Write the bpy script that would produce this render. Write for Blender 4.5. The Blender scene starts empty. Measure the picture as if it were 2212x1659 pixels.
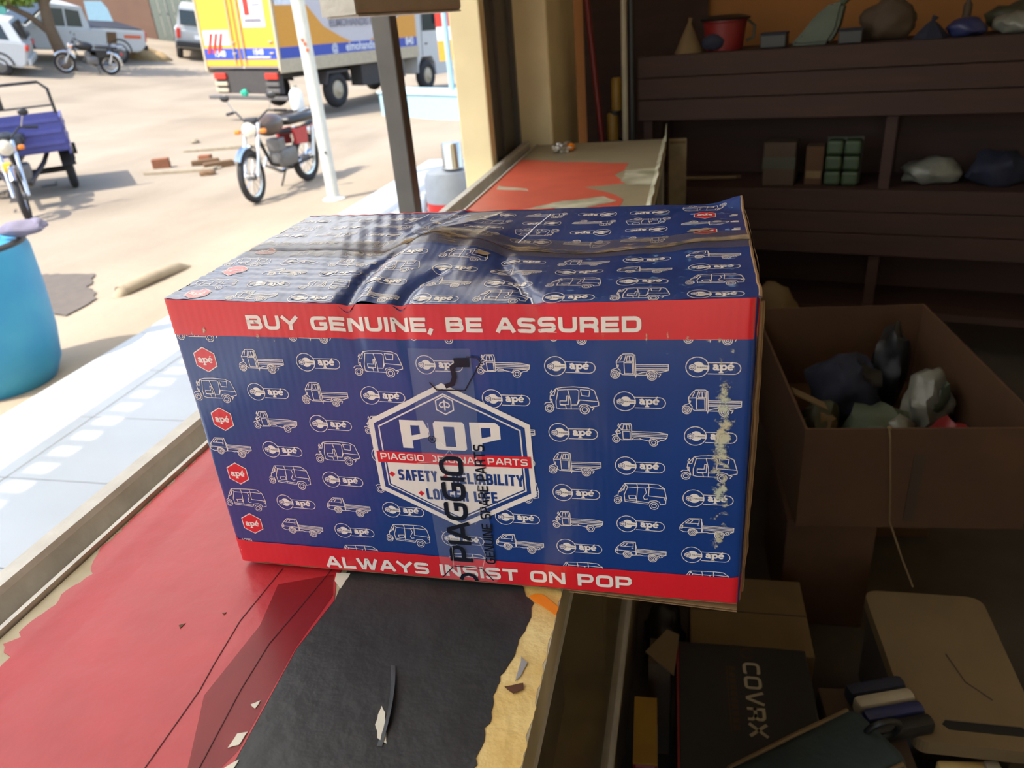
import bpy, bmesh, math, random
from mathutils import Vector, Matrix, noise
random.seed(7)
S = bpy.context.scene
COL = S.collection
PI = math.pi

# ------------------------------------------------------------------ camera
cam = bpy.data.cameras.new('camera')
cam.sensor_fit = 'HORIZONTAL'; cam.sensor_width = 36.0
cam.lens = 1623.83 / 2212 * 36.0
cam.clip_start = 0.02; cam.clip_end = 400
cam.dof.use_dof = True; cam.dof.focus_distance = 0.72; cam.dof.aperture_fstop = 9.0
cam_ob = bpy.data.objects.new('camera', cam); COL.objects.link(cam_ob)
rr = Vector((0.97315737, 0.21523621, -0.08147453)); uu = Vector((-0.02356428, 0.44534916, 0.89504684))
fw = Vector((-0.2289311, 0.86910155, -0.4384667))
m = Matrix((rr, uu, -fw)).transposed().to_4x4(); m.translation = Vector((0.4503, -0.5408, 1.4867))
cam_ob.matrix_world = m
S.camera = cam_ob

# ------------------------------------------------------------------ sky, sun, exposure
world = bpy.data.worlds.new('sky'); S.world = world
world.use_nodes = True
wn = world.node_tree
bg = wn.nodes['Background']
sky = wn.nodes.new('ShaderNodeTexSky')
sky.sky_type = 'NISHITA'; sky.sun_disc = False
sky.sun_elevation = math.radians(56); sky.sun_rotation = math.radians(220)
sky.air_density = 1.0; sky.dust_density = 2.0; sky.ozone_density = 1.0
wn.links.new(sky.outputs[0], bg.inputs[0]); bg.inputs[1].default_value = 0.29
sun = bpy.data.lights.new('sun', 'SUN'); sun.energy = 4.3; sun.angle = math.radians(0.6); sun.color = (1.0, 0.94, 0.84)
sun_ob = bpy.data.objects.new('sun', sun); COL.objects.link(sun_ob)
el = math.radians(56)
sd = Vector((0.66 * math.cos(el), 0.75 * math.cos(el), -math.sin(el)))
sun_ob.rotation_euler = sd.to_track_quat('-Z', 'Y').to_euler(); sun_ob.location = (-6, -6, 12)
S.view_settings.view_transform = 'Standard'; S.view_settings.look = 'None'
S.view_settings.gamma = 1.0; S.view_settings.use_curve_mapping = False
S.view_settings.exposure = 0.84

# ------------------------------------------------------------------ materials
def lin(c):
    return tuple(((v / 12.92) if v <= 0.04045 else ((v + 0.055) / 1.055) ** 2.4) for v in (x / 255.0 for x in c[:3]))

def M(name, c, rough=0.6, metal=0.0, var=0.10, sc=14.0, bump=0.0, bsc=80.0, c2=None, spec=0.5, trans=0.0, coat=0.0, stretch=None, emit=None):
    """procedural material: noise-varied colour, optional bump"""
    mt = bpy.data.materials.new(name); mt.use_nodes = True
    nt = mt.node_tree; p = nt.nodes['Principled BSDF']
    a = lin(c)
    b = lin(c2) if c2 else tuple(min(1, v * (1 + var)) for v in a)
    a0 = a if c2 else tuple(v * (1 - var) for v in a)
    tc = nt.nodes.new('ShaderNodeTexCoord')
    src = tc.outputs['Object']
    if stretch:
        mp = nt.nodes.new('ShaderNodeMapping'); mp.inputs['Scale'].default_value = stretch
        nt.links.new(src, mp.inputs[0]); src = mp.outputs[0]
    n = nt.nodes.new('ShaderNodeTexNoise'); n.inputs['Scale'].default_value = sc; n.inputs['Detail'].default_value = 5
    nt.links.new(src, n.inputs['Vector'])
    r = nt.nodes.new('ShaderNodeValToRGB'); r.color_ramp.elements[0].position = 0.3; r.color_ramp.elements[1].position = 0.7
    r.color_ramp.elements[0].color = (*a0, 1); r.color_ramp.elements[1].color = (*b, 1)
    nt.links.new(n.outputs['Fac'], r.inputs[0]); nt.links.new(r.outputs[0], p.inputs['Base Color'])
    p.inputs['Roughness'].default_value = rough; p.inputs['Metallic'].default_value = metal
    p.inputs['Specular IOR Level'].default_value = spec
    p.inputs['Transmission Weight'].default_value = trans
    p.inputs['Coat Weight'].default_value = coat
    if bump:
        n2 = nt.nodes.new('ShaderNodeTexNoise'); n2.inputs['Scale'].default_value = bsc; n2.inputs['Detail'].default_value = 4
        nt.links.new(src, n2.inputs['Vector'])
        bp = nt.nodes.new('ShaderNodeBump'); bp.inputs['Strength'].default_value = bump; bp.inputs['Distance'].default_value = 0.02
        nt.links.new(n2.outputs['Fac'], bp.inputs['Height']); nt.links.new(bp.outputs[0], p.inputs['Normal'])
    if emit:
        p.inputs['Emission Color'].default_value = (*lin(emit[0]), 1); p.inputs['Emission Strength'].default_value = emit[1]
    return mt

def alpha_mat(name, c, a, rough=0.3, noise_cut=None, sc=60.0, stretch=None, c2=None):
    """thin film / worn patch: transparent mixed with a coloured coat, optionally broken up by noise"""
    mt = M(name, c, rough=rough, c2=c2, sc=sc * 0.5)
    nt = mt.node_tree; p = nt.nodes['Principled BSDF']; out = nt.nodes['Material Output']
    tr = nt.nodes.new('ShaderNodeBsdfTransparent'); mx = nt.nodes.new('ShaderNodeMixShader')
    nt.links.new(tr.outputs[0], mx.inputs[1]); nt.links.new(p.outputs[0], mx.inputs[2]); nt.links.new(mx.outputs[0], out.inputs[0])
    mx.inputs[0].default_value = a
    if noise_cut is not None:
        tc = nt.nodes.new('ShaderNodeTexCoord'); src = tc.outputs['Object']
        if stretch:
            mp = nt.nodes.new('ShaderNodeMapping'); mp.inputs['Scale'].default_value = stretch
            nt.links.new(src, mp.inputs[0]); src = mp.outputs[0]
        n = nt.nodes.new('ShaderNodeTexNoise'); n.inputs['Scale'].default_value = sc; n.inputs['Detail'].default_value = 8; n.inputs['Roughness'].default_value = 0.7
        nt.links.new(src, n.inputs['Vector'])
        at = nt.nodes.new('ShaderNodeAttribute'); at.attribute_name = 'wear'
        ad = nt.nodes.new('ShaderNodeMath'); ad.operation = 'ADD'
        nt.links.new(n.outputs['Fac'], ad.inputs[0]); nt.links.new(at.outputs['Fac'], ad.inputs[1])
        rp = nt.nodes.new('ShaderNodeMapRange'); rp.inputs['From Min'].default_value = noise_cut; rp.inputs['From Max'].default_value = noise_cut + 0.10
        rp.inputs['To Max'].default_value = a
        nt.links.new(ad.outputs[0], rp.inputs[0]); nt.links.new(rp.outputs[0], mx.inputs[0])
    return mt

# ------------------------------------------------------------------ mesh builder
class MB:
    def __init__(s): s.v = []; s.f = []
    def add(s, vs, fs):
        o = len(s.v); s.v += [tuple(v) for v in vs]; s.f += [tuple(i + o for i in f) for f in fs]; return s
    def box(s, c, d, rz=0.0, R=None):
        hx, hy, hz = d[0] / 2, d[1] / 2, d[2] / 2
        R = R or Matrix.Rotation(rz, 3, 'Z'); c = Vector(c)
        vs = [c + R @ Vector((x * hx, y * hy, z * hz)) for z in (-1, 1) for y in (-1, 1) for x in (-1, 1)]
        return s.add(vs, [(0, 2, 3, 1), (4, 5, 7, 6), (0, 1, 5, 4), (2, 6, 7, 3), (0, 4, 6, 2), (1, 3, 7, 5)])
    def bx(s, x0, x1, y0, y1, z0, z1):
        return s.box(((x0 + x1) / 2, (y0 + y1) / 2, (z0 + z1) / 2), (x1 - x0, y1 - y0, z1 - z0))
    def rbox(s, c, d, r=0.01, rz=0.0, R=None):
        """box with bevelled edges"""
        bm = bmesh.new(); bmesh.ops.create_cube(bm, size=1.0)
        for v in bm.verts: v.co = Vector((v.co.x * d[0], v.co.y * d[1], v.co.z * d[2]))
        bmesh.ops.bevel(bm, geom=bm.edges[:], offset=min(r, min(d) * 0.45), segments=2, profile=0.5, affect='EDGES')
        R = R or Matrix.Rotation(rz, 3, 'Z'); c = Vector(c)
        s.addbm(bm, lambda p: c + R @ p); return s
    def addbm(s, bm, fn=lambda p: p):
        bm.verts.index_update()
        s.add([fn(v.co.copy()) for v in bm.verts], [tuple(v.index for v in f.verts) for f in bm.faces]); bm.free()
    def cyl(s, a, b, r0, r1=None, n=16, caps=True):
        r1 = r0 if r1 is None else r1
        a, b = Vector(a), Vector(b); d = (b - a).normalized()
        t = d.orthogonal().normalized(); w = d.cross(t)
        vs = []
        for p, r in ((a, r0), (b, r1)):
            for i in range(n):
                q = 2 * PI * i / n; vs.append(p + r * (math.cos(q) * t + math.sin(q) * w))
        fs = [(i, (i + 1) % n, n + (i + 1) % n, n + i) for i in range(n)]
        if caps: fs += [tuple(range(n - 1, -1, -1)), tuple(range(n, 2 * n))]
        return s.add(vs, fs)
    def tube(s, pts, r, n=8, closed=False):
        pts = [Vector(p) for p in pts]; N = len(pts); rs = r if isinstance(r, (list, tuple)) else [r] * N
        vs = []; prev = None
        for i, p in enumerate(pts):
            if closed: d = pts[(i + 1) % N] - pts[i - 1]
            else: d = pts[min(i + 1, N - 1)] - pts[max(i - 1, 0)]
            d.normalize()
            t = (prev - d * prev.dot(d)) if prev is not None else d.orthogonal()
            if t.length < 1e-5: t = d.orthogonal()
            t.normalize(); prev = t; w = d.cross(t)
            for k in range(n):
                q = 2 * PI * k / n; vs.append(p + rs[i] * (math.cos(q) * t + math.sin(q) * w))
        fs = []
        for i in range(N if closed else N - 1):
            j = (i + 1) % N
            fs += [(i * n + k, i * n + (k + 1) % n, j * n + (k + 1) % n, j * n + k) for k in range(n)]
        if not closed: fs += [tuple(range(n - 1, -1, -1)), tuple((N - 1) * n + k for k in range(n))]
        return s.add(vs, fs)
    def lathe(s, prof, c=(0, 0, 0), n=24, R=None, caps=True):
        """prof: list of (radius, height)"""
        R = R or Matrix.Identity(3); c = Vector(c); vs = []
        for r, h in prof:
            for i in range(n):
                q = 2 * PI * i / n; vs.append(c + R @ Vector((r * math.cos(q), r * math.sin(q), h)))
        fs = []
        for j in range(len(prof) - 1):
            fs += [(j * n + i, j * n + (i + 1) % n, (j + 1) * n + (i + 1) % n, (j + 1) * n + i) for i in range(n)]
        if caps: fs += [tuple(range(n - 1, -1, -1)), tuple((len(prof) - 1) * n + i for i in range(n))]
        return s.add(vs, fs)
    def torus(s, c, R, r, axis=(1, 0, 0), n=28, k=10):
        d = Vector(axis).normalized(); t = d.orthogonal().normalized(); w = d.cross(t)
        return s.tube([Vector(c) + R * (math.cos(2 * PI * i / n) * t + math.sin(2 * PI * i / n) * w) for i in range(n)], r, k, True)
    def prism(s, poly, lo, hi, fn):
        """poly: 2-D outline, fn(x, y, t) -> 3-D"""
        n = len(poly)
        vs = [fn(x, y, lo) for x, y in poly] + [fn(x, y, hi) for x, y in poly]
        fs = [tuple(range(n - 1, -1, -1)), tuple(range(n, 2 * n))] + [(i, (i + 1) % n, n + (i + 1) % n, n + i) for i in range(n)]
        return s.add(vs, fs)
    def blob(s, c, d, seed=0, amp=0.25, freq=3.0, sub=3, flat=None):
        """lumpy rounded mass (bags, bundles, stones)"""
        bm = bmesh.new(); bmesh.ops.create_icosphere(bm, subdivisions=sub, radius=1.0)
        c = Vector(c)
        for v in bm.verts:
            q = v.co.copy(); k = 1 + amp * noise.noise(q * freq * 0.5 + Vector((seed * 7.1, seed * 3.3, seed))) + amp * 0.5 * noise.noise(q * freq + Vector((seed, 2.0, seed * 5.1)))
            v.co = Vector((q.x * d[0] / 2 * k, q.y * d[1] / 2 * k, q.z * d[2] / 2 * k))
            if flat is not None and v.co.z < flat: v.co.z = flat
        s.addbm(bm, lambda p: c + p); return s
    def build(s, name, mat, parent=None, smooth=False, angle=None):
        me = bpy.data.meshes.new(name); me.from_pydata(s.v, [], s.f); me.update()
        bm = bmesh.new(); bm.from_mesh(me); bmesh.ops.recalc_face_normals(bm, faces=bm.faces[:])
        if smooth:
            lim = math.radians(angle or 40)
            for f in bm.faces: f.smooth = True
            for e in bm.edges:
                if len(e.link_faces) == 2 and e.calc_face_angle(0) > lim: e.smooth = False
        bm.to_mesh(me); bm.free()
        return ob(name, me, mat, parent)

def ob(name, me, mat, parent=None):
    o = bpy.data.objects.new(name, me); COL.objects.link(o)
    if mat is not None and me is not None:
        for mm in (mat if isinstance(mat, (list, tuple)) else [mat]): me.materials.append(mm)
    if parent is not None: o.parent = parent
    return o

def tag(o, label, cat, group=None):
    o['label'] = label; o['category'] = cat
    if group: o['group'] = group
    return o

def thing(name, label, cat, loc=(0, 0, 0), rz=0.0, group=None, mat=None):
    o = bpy.data.objects.new(name, None); COL.objects.link(o); o.empty_display_size = 0.05
    if mat is not None: o.matrix_world = mat
    else: o.location = loc; o.rotation_euler = (0, 0, rz)
    return tag(o, label, cat, group)

def struct(o, label=None):
    o['kind'] = 'structure'
    if label: o['label'] = label
    return o

def text_obj(name, body, size, mat, parent, M4, bold=0.0, sx=1.0, align='CENTER'):
    """flat lettering built from the built-in font, turned into a mesh"""
    cu = bpy.data.curves.new(name, 'FONT'); cu.body = body; cu.size = size; cu.align_x = align; cu.align_y = 'CENTER'; cu.offset = bold; cu.resolution_u = 3
    t = bpy.data.objects.new(name, cu); COL.objects.link(t)
    dg = bpy.context.evaluated_depsgraph_get(); dg.update()
    me = bpy.data.meshes.new_from_object(t.evaluated_get(dg))
    bpy.data.objects.remove(t); bpy.data.curves.remove(cu)
    for v in me.vertices: v.co = M4 @ Vector((v.co.x * sx, v.co.y, 0))
    me.materials.clear()
    return ob(name, me, mat, parent)

def terrain(x, y):
    t = max(0.0, -6.5 - x)
    z = -0.25 + (0.0085 * t * t if t < 14 else 0.0085 * 196 + 0.238 * (t - 14))
    z += 0.018 * noise.noise(Vector((x * 0.9, y * 0.9, 0))) + 0.05 * noise.noise(Vector((x * 0.25, y * 0.25, 3.1))) * min(1, max(0, (-3.6 - x) / 3))
    return z

# ================================================================== SETTING
m_sand = M('sand', (134, 121, 103), rough=0.95, c2=(150, 137, 118), sc=0.55, bump=0.5, bsc=9.0)
def ground_mesh():
    xs = []; x = 4.0
    while x > -62: xs.append(x); x -= 0.16 if x > -13 else 0.7
    ys = []; y = -12.0
    while y < 62: ys.append(y); y += 0.16 if 1 < y < 14 else 0.6
    vs = [(x, y, terrain(x, y) if x < -2.6 or y > 9.3 else -0.32) for y in ys for x in xs]
    n = len(xs)
    fs = [(j * n + i, j * n + i + 1, (j + 1) * n + i + 1, (j + 1) * n + i) for j in range(len(ys) - 1) for i in range(n - 1)]
    mb = MB(); mb.v = vs; mb.f = fs
    return mb.build('ground', m_sand, smooth=True)
nt = m_sand.node_tree      # darker damp patches and tyre tracks along the street
p = nt.nodes['Principled BSDF']
tc = nt.nodes.new('ShaderNodeTexCoord'); mp = nt.nodes.new('ShaderNodeMapping'); mp.inputs['Scale'].default_value = (1.0, 0.22, 1); mp.inputs['Rotation'].default_value = (0, 0, 0.15)
n3 = nt.nodes.new('ShaderNodeTexNoise'); n3.inputs['Scale'].default_value = 0.9; n3.inputs['Detail'].default_value = 6
rp = nt.nodes.new('ShaderNodeValToRGB'); rp.color_ramp.elements[0].position = 0.5; rp.color_ramp.elements[1].position = 0.72
rp.color_ramp.elements[0].color = (1, 1, 1, 1); rp.color_ramp.elements[1].color = (0.84, 0.83, 0.82, 1)
mx = nt.nodes.new('ShaderNodeMixRGB'); mx.blend_type = 'MULTIPLY'; mx.inputs[0].default_value = 1
src = p.inputs['Base Color'].links[0].from_socket
nt.links.new(tc.outputs['Object'], mp.inputs[0]); nt.links.new(mp.outputs[0], n3.inputs['Vector']); nt.links.new(n3.outputs['Fac'], rp.inputs[0])
nt.links.new(src, mx.inputs[1]); nt.links.new(rp.outputs[0], mx.inputs[2]); nt.links.new(mx.outputs[0], p.inputs['Base Color'])
struct(ground_mesh(), 'sandy unpaved street rising towards the parked cars')

# porch with large white tiles
m_grout = M('grout', (150, 148, 140), rough=0.9)
m_tile = M('white_tile', (170, 172, 172), rough=0.35, var=0.04, sc=3.0)
porch = struct(MB().bx(-2.95, -0.262, -3.2, 9.2, -0.42, -0.135).build('floor_porch', m_grout), 'raised porch floor in front of the shop')
tile_me = None
for i in range(5):
    for j in range(23):
        if tile_me is None:
            t = MB().rbox((0, 0, 0), (0.532, 0.531, 0.02), 0.003).build('tile', m_tile, porch); tile_me = t.data
        else:
            t = ob('tile', tile_me, None, porch)
        t.location = (-2.682 + 0.5376 * i, -2.93 + 0.537 * j, -0.13)

# shop shell
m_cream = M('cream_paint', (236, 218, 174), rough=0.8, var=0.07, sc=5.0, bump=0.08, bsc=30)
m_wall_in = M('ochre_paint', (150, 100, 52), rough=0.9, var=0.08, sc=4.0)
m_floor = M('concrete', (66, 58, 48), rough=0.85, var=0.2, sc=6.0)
m_ceil = M('ceiling_paint', (224, 218, 204), rough=0.9)
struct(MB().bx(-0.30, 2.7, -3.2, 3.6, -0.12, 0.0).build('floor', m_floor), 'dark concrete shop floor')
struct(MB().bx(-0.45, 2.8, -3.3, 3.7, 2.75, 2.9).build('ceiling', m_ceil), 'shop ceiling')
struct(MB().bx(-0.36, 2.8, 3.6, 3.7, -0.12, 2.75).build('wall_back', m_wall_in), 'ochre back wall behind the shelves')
struct(MB().bx(2.7, 2.8, -3.3, 3.6, -0.12, 2.75).build('wall_right', m_cream), 'ochre side wall of the shop')
struct(MB().bx(-0.36, -0.1, -3.3, -3.2, -0.12, 2.75).bx(1.1, 2.7, -3.3, -3.2, -0.12, 2.75).bx(-0.1, 1.1, -3.3, -3.2, 2.3, 2.75).build('wall_rear', m_cream), 'shop wall with an unseen doorway added for light opposite the shelves')  # doorway is unseen, added to let light in from behind the camera
struct(MB().bx(-0.262, -0.19, -3.2, 2.70, -0.42, 0.955).build('wall_front', m_cream), 'low cream wall under the shop opening')
struct(MB().bx(-0.36, -0.26, -3.2, 3.6, 2.60, 2.75).build('wall_front_lintel', m_cream), 'wall above the shop opening')
pil = MB().rbox((-0.215, 3.07, 1.375), (0.175, 0.76, 2.75), 0.012)
pil.bx(-0.36, -0.29, 2.71, 3.45, -0.12, 2.60)
struct(pil.build('wall_pillar', m_cream), 'cream pillar at the far end of the counters')
struct(MB().rbox((-0.318, 2.215, 1.24), (0.11, 0.07, 2.72), 0.006).build('wall_jamb', m_cream), 'cream jamb standing on the counter rail')
m_dark_metal = M('dark_metal', (92, 89, 86), rough=0.5, metal=0.2, var=0.1)
m_alu = M('dull_aluminium', (196, 191, 182), rough=0.5, metal=0.15, var=0.12, sc=25, bump=0.15, bsc=40)
gd = MB().bx(-0.300, -0.280, 2.255, 2.69, -0.12, 2.60).bx(-0.280, -0.262, 2.255, 2.28, -0.12, 2.60).bx(-0.280, -0.262, 2.66, 2.69, -0.12, 2.60).bx(-0.280, -0.270, 2.42, 2.44, -0.12, 2.60)
struct(gd.build('trim_1', m_dark_metal), 'dark metal shutter channel beside the cream jamb')
# aluminium sill rail: raised outer lip, groove, inner lip
rail = MB()
prof = [(-0.250, 0.955), (-0.250, 1.006), (-0.246, 1.010), (-0.226, 1.010), (-0.222, 1.004), (-0.220, 0.978), (-0.196, 0.976), (-0.194, 0.998), (-0.187, 0.999), (-0.187, 0.955)]
rail.prism(prof, -3.1, 2.66, lambda x, z, t: (x, t, z))
rl = struct(rail.build('trim_2', m_alu), 'dented grey metal sill rail along the counter')
post = MB().rbox((-0.300, 1.395, 1.24), (0.05, 0.05, 2.72), 0.004)
tag(post.build('frame_post', m_dark_metal), 'dark grey square metal post rising from the sill rail behind the printed carton', 'post')

# translucent corrugated awning over the porch, on its purlin and slats
m_awn = bpy.data.materials.new('fibreglass_sheet'); m_awn.use_nodes = True
nt = m_awn.node_tree; out = nt.nodes['Material Output']
df = nt.nodes.new('ShaderNodeBsdfDiffuse'); df.inputs[0].default_value = (*lin((236, 236, 226)), 1)
trl = nt.nodes.new('ShaderNodeBsdfTranslucent'); trl.inputs[0].default_value = (*lin((250, 246, 232)), 1)
mxs = nt.nodes.new('ShaderNodeMixShader'); mxs.inputs[0].default_value = 0.72
nt.links.new(df.outputs[0], mxs.inputs[1]); nt.links.new(trl.outputs[0], mxs.inputs[2]); nt.links.new(mxs.outputs[0], out.inputs[0])
m_galv = M('galvanised_steel', (150, 152, 152), rough=0.5, metal=0.5)
aw = thing('awning', 'pale translucent corrugated awning above the porch', 'awning', (0, 0, 0))
vs = []; fs = []
NY = 260
for j in range(NY + 1):
    y = -3.6 + 12.6 * j / NY; dz = 0.018 * math.sin(y * 2 * PI / 0.19)
    for x, z in ((-0.38, 2.72), (-3.42, 2.52)): vs.append((x, y, z + dz))
for j in range(NY): fs.append((2 * j, 2 * j + 1, 2 * j + 3, 2 * j + 2))
mb = MB(); mb.v = vs; mb.f = fs; mb.build('sheet', m_awn, aw, True, 80)
MB().bx(-3.62, -3.54, -3.6, 9.0, 2.40, 2.52).build('edge_beam', m_galv, aw)
MB().bx(-2.0, -1.93, -3.6, 9.0, 2.50, 2.58).build('purlin', m_galv, aw)
sl = None
for j in range(88):
    if sl is None: o = MB().box((0, 0, 0), (0.18, 0.06, 0.02)).build('slat', m_galv, aw); sl = o.data
    else: o = ob('slat', sl, None, aw)
    o.location = (-3.48, -3.5 + 0.142 * j, 2.47)

# ================================================================== COUNTERS
m_board = M('worn_board', (196, 186, 160), rough=0.7, var=0.15, sc=10, c2=(150, 134, 104))
m_frame = M('counter_frame', (128, 112, 84), rough=0.6, metal=0.2, var=0.2, sc=18)
m_red = M('red_vinyl', (178, 34, 42), rough=0.42, var=0.10, sc=9, bump=0.10, bsc=30, coat=0.15)
m_black = M('black_vinyl', (40, 40, 41), rough=0.5, var=0.18, sc=14, bump=0.12, bsc=40)
m_creamtape = M('yellowed_tape', (238, 214, 150), rough=0.35, c2=(206, 164, 84), sc=16, bump=0.15, bsc=60)
m_orange = M('orange_tape', (226, 128, 22), rough=0.4)
m_paper = M('torn_paper', (214, 208, 192), rough=0.8)
m_redfilm = alpha_mat('red_film', (140, 22, 30), 0.35, rough=0.3)
m_line = M('cut_line', (60, 22, 24), rough=0.8)
m_brown = M('brown_scab', (92, 56, 34), rough=0.8)
m_silver = M('silver_paper', (168, 166, 168), rough=0.35, metal=0.3)

m_glass = bpy.data.materials.new('dusty_glass'); m_glass.use_nodes = True
nt = m_glass.node_tree; out = nt.nodes['Material Output']; p = nt.nodes['Principled BSDF']
p.inputs['Base Color'].default_value = (*lin((190, 170, 140)), 1); p.inputs['Roughness'].default_value = 0.12
trn = nt.nodes.new('ShaderNodeBsdfTransparent'); trn.inputs[0].default_value = (0.9, 0.9, 0.86, 1)
mxs = nt.nodes.new('ShaderNodeMixShader'); mxs.inputs[0].default_value = 0.16
nt.links.new(trn.outputs[0], mxs.inputs[1]); nt.links.new(p.outputs[0], mxs.inputs[2]); nt.links.new(mxs.outputs[0], out.inputs[0])

def rag(pts, amp=0.003, step=0.008, seed=1):
    """break a polyline into short ragged steps"""
    o = []
    for (x0, y0), (x1, y1) in zip(pts, pts[1:]):
        L = math.hypot(x1 - x0, y1 - y0); n = max(1, int(L / step))
        for i in range(n):
            t = i / n; a = amp * noise.noise(Vector((seed * 9.7 + (x0 + (x1 - x0) * t) * 130, (y0 + (y1 - y0) * t) * 130, seed)))
            nx, ny = -(y1 - y0) / (L + 1e-9), (x1 - x0) / (L + 1e-9)
            o.append((x0 + (x1 - x0) * t + nx * a, y0 + (y1 - y0) * t + ny * a))
    o.append(pts[-1]); return o

def sheet(name, poly, z, th, mat, parent):
    return MB().prism(poly, z, z + th, lambda x, y, t: (x, y, t)).build(name, mat, parent)

def counter(label, y0, y1, x0=-0.185, x1=0.338):
    c = thing('display_counter', label, 'counter', ((x0 + x1) / 2, (y0 + y1) / 2, 0.0))
    ox, oy = (x0 + x1) / 2, (y0 + y1) / 2
    a, b = x0 - ox, x1 - ox; l, h = y0 - oy, y1 - oy
    MB().bx(a, b, l, h, 0.955, 0.993).build('top_board', m_board, c)
    MB().bx(a + 0.01, b - 0.006, l + 0.01, h - 0.01, 0.0, 0.27).build('plinth', m_frame, c)
    MB().bx(a + 0.01, a + 0.03, l + 0.01, h - 0.01, 0.27, 0.955).build('back_panel', m_frame, c)
    for yy in (l + 0.02, h - 0.02):
        MB().bx(b - 0.035, b - 0.008, yy - 0.015, yy + 0.015, 0.27, 0.955).build('corner_post', m_alu, c)
    MB().bx(b - 0.022, b - 0.002, l, h, 0.27, 0.30).build('bottom_rail', m_alu, c)
    MB().bx(b - 0.022, b - 0.002, l, h, 0.93, 0.955).build('top_rail', m_alu, c)
    MB().bx(b - 0.014, b - 0.010, l + 0.02, h - 0.02, 0.30, 0.93).build('glass_pane', m_glass, c)
    MB().bx(a + 0.03, b - 0.10, l + 0.03, h - 0.03, 0.62, 0.627).build('glass_shelf', m_glass, c)
    return c, ox, oy
nc, ox, oy = counter('near display counter with red and black vinyl top under the printed carton', -1.3, 1.36)
def P(*pts): return [(x - ox, y - oy) for x, y in pts]
left = rag(P((-0.150, -1.28), (-0.148, -0.24), (-0.155, -0.150), (-0.175, -0.136), (-0.166, -0.126), (-0.174, -0.112), (-0.166, -0.088), (-0.170, -0.060), (-0.160, -0.034), (-0.172, -0.018), (-0.182, 0.0), (-0.182, 0.08), (-0.184, 0.22), (-0.18, 0.6), (-0.18, 1.3)), 0.004, 0.006, 3)
sheet('red_sheet', left + P((0.104, 1.3), (0.104, 0.1), (0.110, -0.01), (0.121, -0.038), (0.113, -0.102), (0.119, -0.21), (0.125, -0.4), (0.13, -1.28)), 0.993, 0.0008, m_red, nc)
bl = P((0.13, -1.28), (0.125, -0.4), (0.1195, -0.21), (0.1135, -0.102), (0.1215, -0.038), (0.116, 0.0), (0.112, 0.5))
br = rag(P((0.298, 0.5), (0.298, 0.006), (0.313, -0.017), (0.314, -0.041), (0.309, -0.075), (0.302, -0.116), (0.305, -0.152), (0.302, -0.21), (0.300, -0.4), (0.300, -1.28)), 0.004, 0.005, 5)
sheet('black_sheet', bl + br, 0.993, 0.001, m_black, nc)
cr = rag(P((0.337, -1.28), (0.337, -0.14), (0.3375, 0.0), (0.337, 0.9)), 0.0028, 0.004, 8)
sheet('yellowed_tape', P((0.27, 0.9), (0.27, -1.28)) + cr, 0.9921, 0.0012, m_creamtape, nc)
sheet('orange_tape', P((0.308, -0.009), (0.315, -0.0045), (0.322, -0.006), (0.338, -0.020), (0.3375, -0.031), (0.325, -0.022), (0.314, -0.0155)), 0.9941, 0.0004, m_orange, nc)
sheet('red_film', P((0.053, -0.024), (0.104, -0.003), (0.117, -0.032), (0.112, -0.1), (0.117, -0.206), (0.10, -0.26), (0.058, -0.162), (0.064, -0.08)), 0.9939, 0.0002, m_redfilm, nc)
def line(name, pts, w, z, mat):
    ps = P(*pts); L = [(x - w / 2, y) for x, y in ps]; Rr = [(x + w / 2, y) for x, y in ps][::-1]
    sheet(name, L + Rr, z, 0.0002, mat, nc)
line('cut_line', [(0.046, 0.0), (0.0415, -0.077), (0.047, -0.13), (0.051, -0.158), (0.052, -0.233), (0.05, -0.5)], 0.0007, 0.9942, m_line)
line('cut_line', [(0.099, 0.006), (0.092, -0.05), (0.085, -0.1), (0.087, -0.153), (0.095, -0.226), (0.10, -0.5)], 0.0007, 0.9943, m_line)
def chip(pts, mat, z=0.9943, name='torn_spot', s=2): sheet(name, rag(P(*(pts + [pts[0]])), 0.0012, 0.003, s)[:-1], z, 0.0004, mat, nc)
chip([(0.108, -0.193), (0.116, -0.190), (0.115, -0.202), (0.107, -0.206)], m_paper)
chip([(0.104, -0.165), (0.111, -0.160), (0.110, -0.168)], m_paper, s=4)
chip([(0.112, -0.226), (0.122, -0.214), (0.121, -0.232), (0.113, -0.242)], m_paper, s=5)
chip([(0.316, -0.083), (0.3225, -0.089), (0.320, -0.104), (0.3165, -0.110)], m_silver, s=6)
chip([(0.309, -0.117), (0.318, -0.1135), (0.3235, -0.111), (0.325, -0.118), (0.318, -0.1225)], m_brown, 0.9946, s=7)
chip([(0.106, 0.0), (0.121, 0.001), (0.1205, -0.022), (0.110, -0.012)], m_paper, 0.9940, s=9)
chip([(-0.016, -0.090), (-0.011, -0.087), (-0.012, -0.094)], m_brown, 0.9940, s=11)
chip([(0.018, -0.070), (0.022, -0.068), (0.021, -0.072)], m_brown, 0.9940, s=12)
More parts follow.
